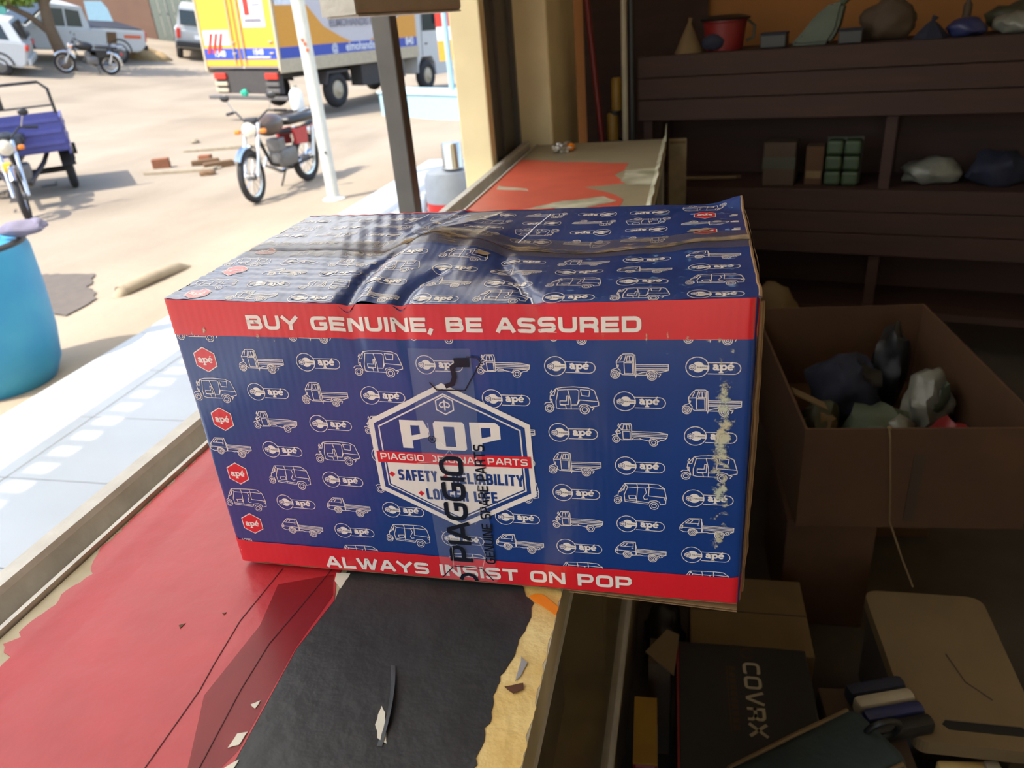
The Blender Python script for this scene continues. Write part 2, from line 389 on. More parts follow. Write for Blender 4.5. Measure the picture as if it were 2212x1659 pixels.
# peeled flake of the black vinyl curling up, pale paper under it
chip([(0.214, -0.150), (0.219, -0.156), (0.226, -0.172), (0.231, -0.183), (0.222, -0.179), (0.216, -0.168)], m_paper, 0.9944, 'torn_spot', 13)
fl = MB(); vs = []
for i in range(9):
    t = i / 8; y = -0.108 - 0.078 * t; x = 0.206 + 0.018 * t + 0.004 * math.sin(t * PI)
    k = math.sin(t * PI) * 0.005
    vs += [(x - ox, y - oy, 0.9942), (x + 0.002 - ox, y - oy, 0.9945 + k * 0.6), (x + 0.0045 - ox, y - oy, 0.9945 + k)]
fl.add(vs, [(3 * i + k, 3 * i + k + 1, 3 * i + k + 4, 3 * i + k + 3) for i in range(8) for k in range(2)]).build('peeling_flap', m_black, nc, True)

fc, ox, oy = counter('far display counter with torn red top beside the cream pillar', 1.40, 2.66)
m_faded = M('faded_red_sheet', (206, 92, 70), rough=0.5, var=0.10, sc=8)
m_beige = M('grey_beige_top', (156, 144, 116), rough=0.45, var=0.10, sc=6)
m_whitish = M('whitish_torn_paper', (206, 200, 176), rough=0.6, c2=(140, 134, 104), sc=14)
sheet('beige_sheet', P((-0.185, 1.41), (0.336, 1.41), (0.336, 2.65), (-0.185, 2.65)), 0.9932, 0.0006, m_beige, fc)
sheet('red_sheet', rag(P((-0.19, 2.33), (0.0, 2.24), (0.223, 2.165), (0.222, 2.05), (0.20, 1.97), (0.243, 1.835), (0.12, 1.80), (0.21, 1.70), (0.26, 1.62), (0.24, 1.42), (-0.19, 1.42), (-0.19, 2.33)), 0.010, 0.03, 4)[:-1], 0.9938, 0.0008, m_faded, fc)
for k, pts in enumerate(([(0.225, 2.03), (0.336, 2.05), (0.336, 1.80), (0.26, 1.80), (0.23, 1.86)], [(0.06, 1.60), (0.20, 1.66), (0.24, 1.60), (0.13, 1.50), (-0.02, 1.52)], [(-0.17, 1.86), (-0.06, 1.80), (-0.05, 1.77), (-0.16, 1.81)])):
    sheet('torn_paper', rag(P(*(pts + [pts[0]])), 0.012, 0.025, 20 + k)[:-1], 0.9948, 0.0006, m_whitish, fc)
# curled-up torn edge of the sheet at the inner side
vs = []; NN = 24
for i in range(NN + 1):
    t = i / NN; y = 1.45 + 1.17 * t; w = 0.012 + 0.012 * abs(noise.noise(Vector((t * 9, 0, 0)))) + (0.03 if t > 0.9 else 0)
    vs += [(0.325 - ox, y - oy, 0.9945), (0.338 - ox, y - oy, 0.9955 + w * 0.5), (0.343 + 0.006 * noise.noise(Vector((t * 14, 2, 0))) - ox, y - oy, 0.996 + w * 1.5)]
MB().add(vs, [(3 * i + k, 3 * i + k + 1, 3 * i + k + 4, 3 * i + k + 3) for i in range(NN) for k in range(2)]).build('curled_edge', m_whitish, fc, True)

# ================================================================== PRINTED CARTON
W, DP, H = 0.50, 0.2886, 0.2894
B0 = Vector((0.25, 0.1443, 0.0))
carton = thing('printed_carton', 'large blue and red printed cardboard carton with dented taped top on the counter', 'carton', (0.25, 0.1443, 1.0))

def gs(x, s): return math.exp(-(x / s) ** 2)
def sm(a, b, x):
    t = min(1, max(0, (x - a) / (b - a))); return t * t * (3 - 2 * t)
def sag(u):
    return -0.0052 * math.sin(PI * min(1, max(0, u / W))) - 0.0030 * gs(u - 0.173, 0.006) - 0.0030 * gs(u - 0.219, 0.005) - 0.0010 * gs(u - 0.33, 0.006)
def front(u, v, off=0.0):
    d = max(0.0, H - v)
    z = v + sag(u) * math.exp(-d / 0.035)
    y = -0.0035 * math.sin(PI * u / W) * math.sin(PI * min(1, v / H))
    y += 0.0030 * gs(u - (0.173 + 0.10 * d), 0.007) * math.exp(-d / 0.05) + 0.0034 * gs(u - (0.219 + 0.06 * d), 0.006) * math.exp(-d / 0.07)
    y += 0.0012 * gs(u - (0.335 + 0.35 * d), 0.010) * math.exp(-d / 0.14) + 0.0010 * gs(u - (0.262 + 0.2 * d), 0.008) * math.exp(-d / 0.12)
    y += 0.0005 * noise.noise(Vector((u * 22, v * 9, 1.7)))
    e = 0.006                                       # rounded vertical corners
    if u > W - e: y += e - math.sqrt(max(0, e * e - (u - W + e) ** 2))
    if u < 0.0015: q = 0.0015; y += q - math.sqrt(max(0, q * q - (u - q) ** 2))
    return Vector((u, y - off, z)) - B0
def segd(u, w, pts):
    b = 9.0
    for (x0, y0), (x1, y1) in zip(pts, pts[1:]):
        L2 = (x1 - x0) ** 2 + (y1 - y0) ** 2; t = min(1, max(0, ((u - x0) * (x1 - x0) + (w - y0) * (y1 - y0)) / L2))
        b = min(b, math.hypot(u - x0 - t * (x1 - x0), w - y0 - t * (y1 - y0)))
    return b
SEAM = [(0, 0.001), (0.09, 0.0005), (0.150, -0.003), (0.178, 0.006), (0.205, 0.017), (0.245, 0.010), (0.29, -0.004), (0.351, -0.0085), (0.412, -0.004), (0.47, 0.002), (0.5, 0.003)]
def seamz(u):
    for (a, za), (b, zb) in zip(SEAM, SEAM[1:]):
        if u <= b: return za + (zb - za) * sm(a, b, u)
    return 0.003
V1 = [(0.173, -0.01), (0.166, 0.04), (0.163, 0.085), (0.172, 0.125)]
V2 = [(0.219, -0.01), (0.222, 0.03), (0.235, 0.06)]
V3 = [(0.335, -0.01), (0.313, 0.035), (0.285, 0.09), (0.280, 0.125)]
V4 = [(0.155, 0.16), (0.175, 0.22), (0.195, 0.29)]
V5 = [(0.20, 0.165), (0.225, 0.225), (0.245, 0.27)]
def toph(u, w):
    g = max(0.0, 1 - abs(w - DP / 2) / (DP / 2)) ** 1.7
    h = seamz(u) * g
    h += sag(u) * math.exp(-max(0, w) / 0.03)
    h -= 0.0055 * gs(segd(u, w, V1), 0.0065) + 0.0038 * gs(segd(u, w, V2), 0.006) + 0.0020 * gs(segd(u, w, V3), 0.006)
    h += 0.0022 * gs(segd(u, w, V4), 0.006) + 0.0016 * gs(segd(u, w, V5), 0.006)
    h += 0.0030 * gs(segd(u, w, [(0.187, 0.0), (0.183, 0.06), (0.190, 0.13)]), 0.009)
    h += 0.00045 * math.sin(w * 2 * PI / 0.0135) * sm(0.0, 0.03, w) * (1 - sm(0.15, 0.19, u)) * (1 - sm(0.10, 0.14, w))
    h += 0.0003 * math.sin((u * 0.93 + w * 0.35) * 2 * PI / 0.016) * (1 - sm(0.15, 0.2, u))
    h += 0.0009 * noise.noise(Vector((u * 30, w * 30, 5.0)))
    h += 0.008 * sm(0.465, 0.5, u) * sm(0.255, 0.2886, w)
    h -= 0.0025 * gs(w - DP / 2, 0.003)             # the slit where the flaps meet
    return h
def top(u, w, off=0.0):
    return Vector((u, w, H + toph(u, w) + off)) - B0

def wrapped(c, rough, sc=9, var=0.08, name='print'):
    """laminated print on corrugated board: fine flute ripple in the relief"""
    mt = M(name, c, rough=rough, var=var, sc=sc, spec=0.55)
    nt = mt.node_tree; p = nt.nodes['Principled BSDF']
    tc = nt.nodes.new('ShaderNodeTexCoord')
    wv = nt.nodes.new('ShaderNodeTexWave'); wv.inputs['Scale'].default_value = 45; wv.inputs['Distortion'].default_value = 1.2; wv.inputs['Detail'].default_value = 1
    wv.bands_direction = 'X'
    nz = nt.nodes.new('ShaderNodeTexNoise'); nz.inputs['Scale'].default_value = 70; nz.inputs['Detail'].default_value = 3
    ad = nt.nodes.new('ShaderNodeMath'); ad.operation = 'ADD'
    nt.links.new(tc.outputs['Object'], wv.inputs['Vector']); nt.links.new(tc.outputs['Object'], nz.inputs['Vector'])
    nt.links.new(wv.outputs['Fac'], ad.inputs[0]); nt.links.new(nz.outputs['Fac'], ad.inputs[1])
    bp = nt.nodes.new('ShaderNodeBump'); bp.inputs['Strength'].default_value = 0.06; bp.inputs['Distance'].default_value = 0.0015; p.inputs['Coat Weight'].default_value = 0.6; p.inputs['Coat Roughness'].default_value = 0.16
    nt.links.new(ad.outputs[0], bp.inputs['Height']); nt.links.new(bp.outputs[0], p.inputs['Normal'])
    return mt
m_blue = wrapped((12, 52, 116), 0.30, name='blue_print')
m_pred = wrapped((206, 26, 38), 0.32, name='red_print')
m_pwhite = wrapped((226, 214, 204), 0.36, name='white_print', var=0.04)
m_pink = wrapped((14, 34, 78), 0.34, name='dark_ink')
m_card = M('cardboard', (150, 116, 78), rough=0.85, var=0.12, sc=20, c2=(122, 92, 60))
m_ink = M('black_tape_ink', (16, 20, 34), rough=0.25)
m_tape = alpha_mat('clear_tape', (196, 200, 210), 0.10, rough=0.08)
m_btape = alpha_mat('brown_film_tape', (112, 98, 84), 0.34, rough=0.2)
m_fibre = M('torn_fibre', (168, 138, 98), rough=0.9, c2=(96, 76, 52), sc=60)
m_scuff = alpha_mat('pale_scuff', (176, 190, 176), 0.85, rough=0.8, noise_cut=0.66, sc=95, c2=(206, 190, 150))
m_scuff2 = alpha_mat('rubbed_print', (120, 160, 200), 0.5, rough=0.8, noise_cut=0.61, sc=140)
m_scuff3 = alpha_mat('rubbed_board', (176, 146, 108), 0.9, rough=0.9, noise_cut=0.60, sc=60, stretch=(0.25, 1.6, 1), c2=(70, 58, 46))

def gridpanel(name, fn, u0, u1, v0, v1, nu, nv, mat, parent):
    vs = [fn(u0 + (u1 - u0) * i / nu, v0 + (v1 - v0) * j / nv) for j in range(nv + 1) for i in range(nu + 1)]
    n = nu + 1
    mb = MB(); mb.v = [tuple(v) for v in vs]; mb.f = [(j * n + i, j * n + i + 1, (j + 1) * n + i + 1, (j + 1) * n + i) for j in range(nv) for i in range(nu)]
    return mb.build(name, mat, parent, True, 75)
fp = gridpanel('front_panel', front, 0, W, 0, H, 200, 110, m_blue, carton)
tn = gridpanel('top_flap', top, 0, W, 0, DP / 2, 200, 70, m_blue, carton)
tf = gridpanel('top_flap', top, 0, W, DP / 2, DP, 200, 70, m_blue, carton)
# ends, back and bottom of the box
mb = MB(); n = 24; vs = []
for j in range(n + 1):
    for i in range(13):
        t = i / 12; w = DP * t; v = H * j / n
        b = 0.009 * math.sin(PI * t) ** 0.5 * (0.35 + 0.65 * math.sin(PI * (0.15 + 0.8 * v / H))) + 0.0015 * noise.noise(Vector((w * 40, v * 40, 2)))
        vs.append(Vector((W - 0.001 + b, w, v + toph(W, w) * (v / H) ** 6)) - B0)
mb.add(vs, [(j * 13 + i, j * 13 + i + 1, (j + 1) * 13 + i + 1, (j + 1) * 13 + i) for j in range(n) for i in range(12)]).build('end_panel', m_card, carton, True, 75)
mb = MB().add([Vector(q) - B0 for q in ((0, 0.003, 0), (0, DP, 0), (0, DP, H), (0, 0.003, H))], [(0, 1, 2, 3)]); mb.build('end_panel', m_card, carton)
mb = MB(); vs = []
for i in range(41):
    u = W * i / 40
    vs += [Vector((u, DP, 0)) - B0, Vector((u, DP, H + toph(u, DP))) - B0]
mb.add(vs, [(2 * i, 2 * i + 2, 2 * i + 3, 2 * i + 1) for i in range(40)]).build('back_panel', m_blue, carton)
# bottom flap: two liners and the fluted medium showing at the front edge
bf = MB().bx(0.012 - B0.x, W - B0.x - 0.003, 0.004 - B0.y, DP - B0.y, -0.0006, 0.0).bx(0.012 - B0.x, W - B0.x - 0.003, 0.002 - B0.y, DP - B0.y, -0.0035, -0.0029)
bo = bf.build('bottom_flap', m_card, carton)
vs = []; N = 260
for i in range(N + 1):
    u = 0.012 + 0.485 * i / N; z = -0.0018 + 0.0012 * math.sin(u * 2 * PI / 0.0075)
    vs += [Vector((u, 0.004, z)) - B0, Vector((u, 0.03, z)) - B0]
MB().add(vs, [(2 * i, 2 * i + 1, 2 * i + 3, 2 * i + 2) for i in range(N)]).build('fluting', m_card, bo)
# the unsupported right half of the bottom flap sags below the red band
def sagz(u): return -0.0036 - 0.0062 * max(0, (u - 0.345) / 0.15)
for dz in (0.0, 0.0026):
    vs = []
    for i in range(31):
        u = 0.345 + 0.152 * i / 30
        for y in (-0.0012, 0.13):
            for t_ in (0.0, 0.0006): vs.append(Vector((u, y, sagz(u) + dz + t_)) - B0)
    MB().add(vs, [(4 * i + a, 4 * i + b, 4 * i + 4 + b, 4 * i + 4 + a) for i in range(30) for a, b in ((0, 1), (1, 3), (3, 2), (2, 0))]).build('liner', m_card, bo)
vs = []
for i in range(121):
    u = 0.345 + 0.152 * i / 120; z = sagz(u) + 0.0016 + 0.0010 * math.sin(u * 2 * PI / 0.0075)
    vs += [Vector((u, -0.0006, z)) - B0, Vector((u, 0.03, z)) - B0]
MB().add(vs, [(2 * i, 2 * i + 1, 2 * i + 3, 2 * i + 2) for i in range(120)]).build('fluting', m_card, bo)
# frayed brown edges at the right corner
for (a, b, r) in (((W - 0.001, 0.006, 0.002), (W + 0.001, 0.006, 0.284), 0.0012), ((W + 0.0015, 0.012, 0.004), (W + 0.003, 0.012, 0.282), 0.0012)):
    pts = [Vector(a).lerp(Vector(b), i / 22) + Vector((0.0016 * noise.noise(Vector((i * 0.9, a[0] * 50, 0))) + 0.0015 * math.sin(PI * i / 22), 0, 0)) - B0 for i in range(23)]
    MB().tube(pts, r, 6).build('frayed_edge', m_card, carton, True)
pts = [top(W - 0.0005, 0.003 + (DP - 0.004) * i / 30) + Vector((0.002 * abs(noise.noise(Vector((i * 0.7, 0, 0)))), 0, -0.0008)) for i in range(31)]
MB().tube(pts, 0.0016, 6).build('frayed_edge', m_card, carton, True)

# ---- decal machinery
def ribbon(pts, w, closed=False, cap=False):
    pts = [Vector((p[0], p[1])) for p in pts]; h = w / 2
    if cap and not closed:
        pts[0] = pts[0] - (pts[1] - pts[0]).normalized() * h; pts[-1] = pts[-1] + (pts[-1] - pts[-2]).normalized() * h
    N = len(pts); L = []; Rr = []
    for i in range(N):
        d0 = (pts[i] - pts[i - 1]) if (i > 0 or closed) else None
        d1 = (pts[(i + 1) % N] - pts[i]) if (i < N - 1 or closed) else None
        if d0 is None: d0 = d1
        if d1 is None: d1 = d0
        d0 = d0.normalized() if d0.length > 1e-9 else d1.normalized(); d1 = d1.normalized() if d1.length > 1e-9 else d0
        n0 = Vector((-d0.y, d0.x)); n1 = Vector((-d1.y, d1.x)); mm = n0 + n1
        mm = mm.normalized() if mm.length > 1e-6 else n0
        k = h / max(0.42, mm.dot(n0)); L.append(pts[i] + mm * k); Rr.append(pts[i] - mm * k)
    q = []
    for i in range(N if closed else N - 1):
        j = (i + 1) % N; q.append([tuple(L[i]), tuple(Rr[i]), tuple(Rr[j]), tuple(L[j])])
    return q
def circ(cx, cy, r, n=18): return [(cx + r * math.cos(2 * PI * i / n), cy + r * math.sin(2 * PI * i / n)) for i in range(n)]
def decal(name, polys, fn, off, mat, parent, step=None, wear=None):
    bm = bmesh.new()
    for po in polys:
        vs = [bm.verts.new((x, y, 0)) for x, y in po]
        try: bm.faces.new(vs)
        except ValueError: pass
    if step:
        xs = [v.co.x for v in bm.verts]; ys = [v.co.y for v in bm.verts]
        for ax, lo, hi in ((0, min(xs), max(xs)), (1, min(ys), max(ys))):
            k = math.floor(lo / step) + 1
            while k * step < hi:
                co = Vector((0, 0, 0)); co[ax] = k * step; no = Vector((0, 0, 0)); no[ax] = 1
                bmesh.ops.bisect_plane(bm, geom=bm.verts[:] + bm.edges[:] + bm.faces[:], dist=1e-7, plane_co=co, plane_no=no); k += 1
    me = bpy.data.meshes.new(name)
    uv = [(v.co.x, v.co.y) for v in bm.verts]
    for v in bm.verts: v.co = fn(v.co.x, v.co.y, off)
    for f in bm.faces: f.smooth = True
    bm.to_mesh(me); bm.free()
    if wear:
        at = me.attributes.new('wear', 'FLOAT', 'POINT')
        for i, (x, y) in enumerate(uv): at.data[i].value = wear(x, y)
    return ob(name, me, mat, parent)
def rect(x0, y0, x1, y1): return [(x0, y0), (x1, y0), (x1, y1), (x0, y1)]

# ---- stroke alphabet (x, y, round?) in a unit box
R_ = 1
GL = {
 'A': (1.12, [[(0, 0), (.42, 1), (.58, 1), (1, 0)], [(.2, .27), (.8, .27)]]), 'B': (1.05, [[(0, .52), (0, 1), (.95, 1, R_), (.95, .53, R_), (0, .53)], [(0, .53), (1, .53, R_), (1, 0, R_), (0, 0), (0, .53)]]),
 'C': (1, [[(1, .85), (1, 1, R_), (0, 1, R_), (0, 0, R_), (1, 0, R_), (1, .15)]]), 'D': (1.05, [[(0, .5), (0, 1), (1, 1, R_), (1, 0, R_), (0, 0), (0, .5)]]),
 'E': (.95, [[(1, 1), (0, 1), (0, 0), (1, 0)], [(0, .5), (.92, .5)]]), 'F': (.9, [[(1, 1), (0, 1), (0, 0)], [(0, .48), (.88, .48)]]),
 'G': (1.08, [[(1, .88), (1, 1, R_), (0, 1, R_), (0, 0, R_), (1, 0, R_), (1, .47), (.55, .47)]]), 'H': (1, [[(0, 0), (0, 1)], [(1, 0), (1, 1)], [(0, .5), (1, .5)]]),
 'I': (.0, [[(0, 0), (0, 1)]]), 'L': (.9, [[(0, 1), (0, 0), (1, 0)]]), 'N': (1.05, [[(0, 0), (0, 1), (.12, 1), (.88, 0), (1, 0), (1, 1)]]),
 'O': (1.08, [[(.5, 0), (0, 0, R_), (0, 1, R_), (1, 1, R_), (1, 0, R_), (.5, 0)]]), 'P': (1, [[(0, 0), (0, 1), (1, 1, R_), (1, .36, R_), (0, .36)]]),
 'R': (1.02, [[(0, 0), (0, 1), (1, 1, R_), (1, .42, R_), (0, .42)], [(.62, .42), (1, .25, R_), (1, 0)]]), 'S': (1, [[(1, .86), (1, 1, R_), (0, 1, R_), (0, .5, R_), (1, .5, R_), (1, 0, R_), (0, 0, R_), (0, .14)]]),
 'T': (1, [[(0, 1), (1, 1)], [(.5, 0), (.5, 1)]]), 'U': (1.05, [[(0, 1), (0, 0, R_), (1, 0, R_), (1, 1)]]), 'V': (1.1, [[(0, 1), (.45, 0), (.55, 0), (1, 1)]]),
 'W': (1.6, [[(0, 1), (.22, 0), (.30, 0), (.47, 1), (.53, 1), (.70, 0), (.78, 0), (1, 1)]]), 'X': (1, [[(0, 0), (1, 1)], [(0, 1), (1, 0)]]), 'Y': (1.1, [[(0, 1), (.5, .42), (1, 1)], [(.5, 0), (.5, .45)]]),
 ',': (.0, [[(.0, .02), (-.12, -.22)]]), ' ': (.35, []), '-': (.5, [[(0, .45), (1, .45)]]),
}
def rnd(pl, r, sx, sy):
    """scale a stroke and round its flagged corners"""
    P2 = [(Vector((p[0] * sx, p[1] * sy)), len(p) > 2) for p in pl]; o = []
    for i, (p, fl) in enumerate(P2):
        if not fl or i in (0, len(P2) - 1): o.append(p); continue
        a, b = P2[i - 1][0], P2[i + 1][0]
        q = min(r, (a - p).length * .5, (b - p).length * .5)
        A = p + (a - p).normalized() * q; Bq = p + (b - p).normalized() * q
        for k in range(5):
            t = k / 4; o.append((1 - t) ** 2 * A + 2 * t * (1 - t) * p + t * t * Bq)
    return o
def word(s, x0, x1, y0, h, t, gap, rr=0.35, fn=lambda x, y: (x, y)):
    """lettering of stroke weight t fitted between x0 and x1"""
    ws = [GL[c][0] for c in s]
    fixed = len(s) * t + gap * (len(s) - 1); free = (x1 - x0) - fixed; k = free / sum(ws); x = x0 + t / 2; q = []
    for c in s:
        w = GL[c][0] * k
        for st in GL[c][1]:
            pts = rnd(st, rr * (h - t), w if GL[c][0] else (h - t), h - t)
            if c == ' ': continue
            closed = False
            if (pts[0] - pts[-1]).length < 1e-6: pts = pts[:-1]; closed = True
            for qu in ribbon([(p.x + x, p.y + y0 + t / 2) for p in pts], t, closed, c not in 'SCG'): q.append([fn(*a) for a in qu])
        x += w + t + gap
    return q

# ---- line drawings of the small vehicles (traced outlines, unit = drawing pixels)
ART = {
 'pickup': (1022, 290, 525, [('c', 802, 370, 40), ('c', 802, 370, 24), ('c', 1138, 385, 42), ('c', 1138, 385, 27), ('c', 1138, 385, 11), ('c', 802, 370, 9),
   [(765, 340), (775, 322), (825, 300), (850, 330), (846, 362)], [(825, 300), (820, 275), (815, 240), (850, 185), (878, 160), (960, 158), (985, 172), (990, 265), (995, 375), (870, 372), (848, 352)],
   [(905, 235), (917, 180), (960, 180), (965, 235), (905, 235)], [(935, 180), (938, 235)], [(885, 250), (960, 250), (965, 360), (890, 360), (885, 250)], [(972, 172), (978, 372)], [(815, 245), (885, 240), (905, 172)], [(848, 232), (870, 180)],
   [(990, 268), (1285, 268), (1285, 325), (995, 325)], [(992, 284), (1285, 284)], [(992, 310), (1285, 310)], [(995, 375), (1090, 375)], [(1085, 372), (1095, 338), (1130, 328), (1175, 340), (1195, 368)],
   [(1285, 325), (1215, 348), (1180, 338)], [(1195, 360), (1216, 366), (1200, 396)], [(1000, 366), (1050, 350), (1085, 345)], [(985, 372), (990, 398), (996, 375)], [(818, 275), (835, 275), (832, 292), (820, 292)]]),
 'flatbed': (1036, 917, 512, [('c', 818, 975, 33), ('c', 818, 975, 17), ('c', 1166, 1000, 37), ('c', 1166, 1000, 19), [(780, 935), (800, 922), (835, 940), (852, 968)],
   [(835, 940), (815, 890), (850, 845), (870, 805), (955, 803), (963, 830), (963, 975), (870, 980), (850, 965)], [(880, 870), (890, 815), (940, 815), (948, 870), (880, 870)], [(915, 815), (920, 870)], [(880, 885), (948, 885), (950, 970), (885, 970), (880, 885)],
   [(815, 890), (850, 885), (860, 905), (835, 915), (815, 890)], [(860, 850), (835, 830), (845, 808), (852, 830)], [(850, 845), (875, 870), (815, 890)], [(963, 885), (1205, 888), (1292, 905), (1285, 945), (965, 935)], [(963, 905), (1290, 908)], [(963, 920), (1288, 925)],
   [(963, 975), (985, 950), (1040, 955), (1045, 970), (980, 972)], [(1045, 965), (1130, 985)], [(1118, 990), (1138, 957), (1195, 955), (1285, 945)], [(1195, 1000), (1225, 975), (1262, 968), (1285, 945)]]),
 'rickshaw': (403, 594, 497, [('c', 200, 680, 38), ('c', 200, 680, 22), ('c', 522, 690, 42), ('c', 522, 690, 24), [(155, 638), (175, 618), (230, 620), (240, 650), (246, 672)],
   [(230, 620), (210, 590), (215, 545), (270, 475), (330, 462), (430, 457), (560, 465), (615, 490), (650, 610), (650, 640), (600, 655)], [(270, 475), (250, 545), (215, 545)], [(272, 470), (290, 490), (275, 560), (265, 600), (265, 672), (300, 682), (480, 682)],
   [(290, 490), (375, 485), (400, 600), (400, 680)], [(375, 485), (460, 485), (476, 500), (470, 590), (455, 640), (400, 640)], [(300, 600), (360, 600), (365, 550), (380, 550), (380, 635), (300, 635), (300, 600)], [(490, 485), (575, 490), (565, 550), (500, 545), (490, 485)],
   [(475, 590), (650, 600)], [(470, 665), (485, 640), (525, 632), (565, 645), (580, 660), (640, 645)], [(235, 540), (215, 520), (228, 495), (238, 520)], [(210, 585), (228, 585), (228, 610), (212, 606)], [(575, 660), (607, 665), (590, 692)], [(455, 640), (480, 590)], [(300, 640), (350, 645), (355, 680)]]),
 'softtop': (1000, 485, 420, [('c', 822, 540, 28), ('c', 822, 540, 14), ('c', 1110, 575, 34), ('c', 1110, 575, 18), [(795, 508), (815, 490), (850, 505), (856, 545)], [(825, 490), (830, 460), (880, 375), (975, 370), (1070, 367), (1145, 370), (1190, 405), (1205, 490), (1200, 550), (1155, 562)],
   [(905, 402), (890, 440), (875, 480), (880, 546), (1060, 560)], [(880, 375), (905, 405), (1040, 408), (1072, 400), (1190, 408)], [(975, 370), (982, 405), (970, 555)], [(1040, 408), (1050, 450), (1025, 495), (1035, 516), (1060, 510)], [(1068, 370), (1072, 405), (1066, 480), (1205, 490)],
   [(910, 490), (965, 485), (968, 515), (915, 518), (910, 490)], [(1062, 560), (1078, 530), (1125, 522), (1152, 535), (1160, 560)], [(1190, 490), (1208, 495), (1200, 515), (1188, 510), (1190, 490)], [(832, 460), (862, 440), (890, 382)], [(852, 430), (872, 440), (880, 410)], [(885, 530), (1062, 545)]]),
 'van': (1013, 1025, 537, [('c', 873, 1083, 41), ('c', 873, 1083, 27), ('c', 873, 1083, 10), ('c', 1140, 1112, 44), ('c', 1140, 1112, 29), ('c', 1140, 1112, 11), [(750, 1060), (745, 1030), (760, 995), (790, 960), (840, 910), (960, 908), (965, 1080), (920, 1085)], [(750, 1060), (785, 1080), (830, 1080)],
   [(805, 970), (850, 925), (938, 922), (935, 970), (805, 970)], [(845, 968), (875, 932)], [(945, 908), (957, 912), (975, 1000), (970, 1078)], [(750, 1025), (965, 1030)], [(760, 1000), (776, 1000), (770, 1040), (750, 1035)], [(825, 1080), (840, 1045), (880, 1036), (915, 1052), (930, 1090)],
   [(970, 995), (1280, 1005), (1278, 1055), (970, 1045)], [(970, 1010), (1280, 1020)], [(970, 1028), (1280, 1038)], [(970, 1080), (1010, 1075), (1050, 1085), (1095, 1080)], [(1090, 1095), (1105, 1065), (1150, 1060), (1185, 1075), (1200, 1105)], [(1200, 1070), (1225, 1060), (1240, 1085), (1215, 1095), (1200, 1070)], [(1278, 1055), (1245, 1070)], [(918, 988), (938, 988)]]),
}
def vehicle_polys(kind, width=0.045, lw=0.00062):
    cx, cy, wd, items = ART[kind]; s = width / wd; q = []
    for it in items:
        if it[0] == 'c': q += ribbon(circ((it[1] - cx) * s, -(it[2] - cy) * s, it[3] * s, 16), lw, True)
        else:
            pts = [((x - cx) * s, -(y - cy) * s) for x, y in it]
            cl = pts[0] == pts[-1]
            q += ribbon(pts[:-1] if cl else pts, lw, cl)
    return q
def ape_polys(x0, x1, yb, xh, t):
    """bold slab lower-case a p e-acute between x0 and x1, baseline yb, x-height xh"""
    w = (x1 - x0); c = w / 3.0; q = []
    ov = lambda cx, rx, a0=0, a1=2 * PI, n=14: [(cx + rx * math.cos(a0 + (a1 - a0) * i / n), yb + xh / 2 + xh / 2 * 0.86 * math.sin(a0 + (a1 - a0) * i / n)) for i in range(n + 1)]
    a = x0 + c * .42
    q += ribbon([(x0 + c * .10, yb + xh * .82), (x0 + c * .45, yb + xh * .95), (x0 + c * .66, yb + xh * .75), (x0 + c * .66, yb + xh * .1), (x0 + c * .92, yb + xh * .05)], t, False)
    q += ribbon(circ(x0 + c * .36, yb + xh * .30, xh * .25, 10), t * .75, True)
    px = x0 + c * 1.18
    q += ribbon([(px, yb + xh), (px, yb - xh * .55)], t * 1.1) + ribbon([(px - t * .9, yb + xh * .92), (px, yb + xh * .92)], t * .5) + ribbon([(px - t, yb - xh * .5), (px + t, yb - xh * .5)], t * .5)
    q += ribbon(circ(px + c * .36, yb + xh * .5, xh * .40, 12), t * .85, True)
    ex = x0 + c * 2.48
    q += ribbon(ov(ex, c * .36, 0.15, 2 * PI - 0.75), t * .85) + ribbon([(ex - c * .36, yb + xh * .52), (ex + c * .40, yb + xh * .52)], t * .55)
    q += ribbon([(ex - c * .05, yb + xh * 1.18), (ex + c * .25, yb + xh * 1.5)], t * .7)
    return q
def emblem_polys(cx, cy, s, t):
    """hexagon ring with an arrow-and-wing sign"""
    hexa = [(cx + s * math.cos(PI / 2 + i * PI / 3), cy + s * math.sin(PI / 2 + i * PI / 3)) for i in range(6)]
    q = ribbon(hexa, t, True)
    q += ribbon([(cx, cy - s * .55), (cx, cy + s * .45)], t * 1.1)
    q += [[(cx - s * .16, cy + s * .36), (cx + s * .16, cy + s * .36), (cx, cy + s * .66)]]
    for g in (-1, 1):
        q += ribbon([(cx + g * s * .06, cy + s * .40), (cx + g * s * .42, cy + s * .22), (cx + g * s * .52, cy - s * .02), (cx + g * s * .36, cy - s * .22), (cx + g * s * .10, cy - s * .14)], t)
    return q

def place(polys, cu, cv, flip):
    s = -1 if flip else 1
    return [[(cu + s * x, cv + s * y) for x, y in po] for po in polys]
VP = {k: vehicle_polys(k) for k in ART}
k = 0.0415 / 458
wz = lambda x, y: ((x - 379) * k, -(y - 278) * k)
WR_W = []
WR_W += ribbon([wz(x, y) for x, y in circ(250, 278, 95, 26)], 0.0006, True)
WR_W += ribbon([wz(x, y) for x, y in [(338, 236)] + [(553 + 53 * math.sin(a), 289 - 53 * math.cos(a)) for a in [i * PI / 10 for i in range(11)]] + [(338, 340)]], 0.0006)
WR_W += [[wz(x, y) for x, y in circ(258, 278, 50, 20)], [wz(*p_) for p_ in ((290, 257), (349, 262), (349, 302), (290, 301))]]
WR_H = [[wz(208 + 36 * math.cos(PI / 2 + i * PI / 3), 279 + 36 * math.sin(PI / 2 + i * PI / 3)) for i in range(6)]]
WR_E = emblem_polys(*wz(208, 279), 26 * k, 0.0006)
WR_A = ape_polys(wz(376, 0)[0], wz(556, 0)[0], wz(0, 303)[1], 48 * k, 0.0017)
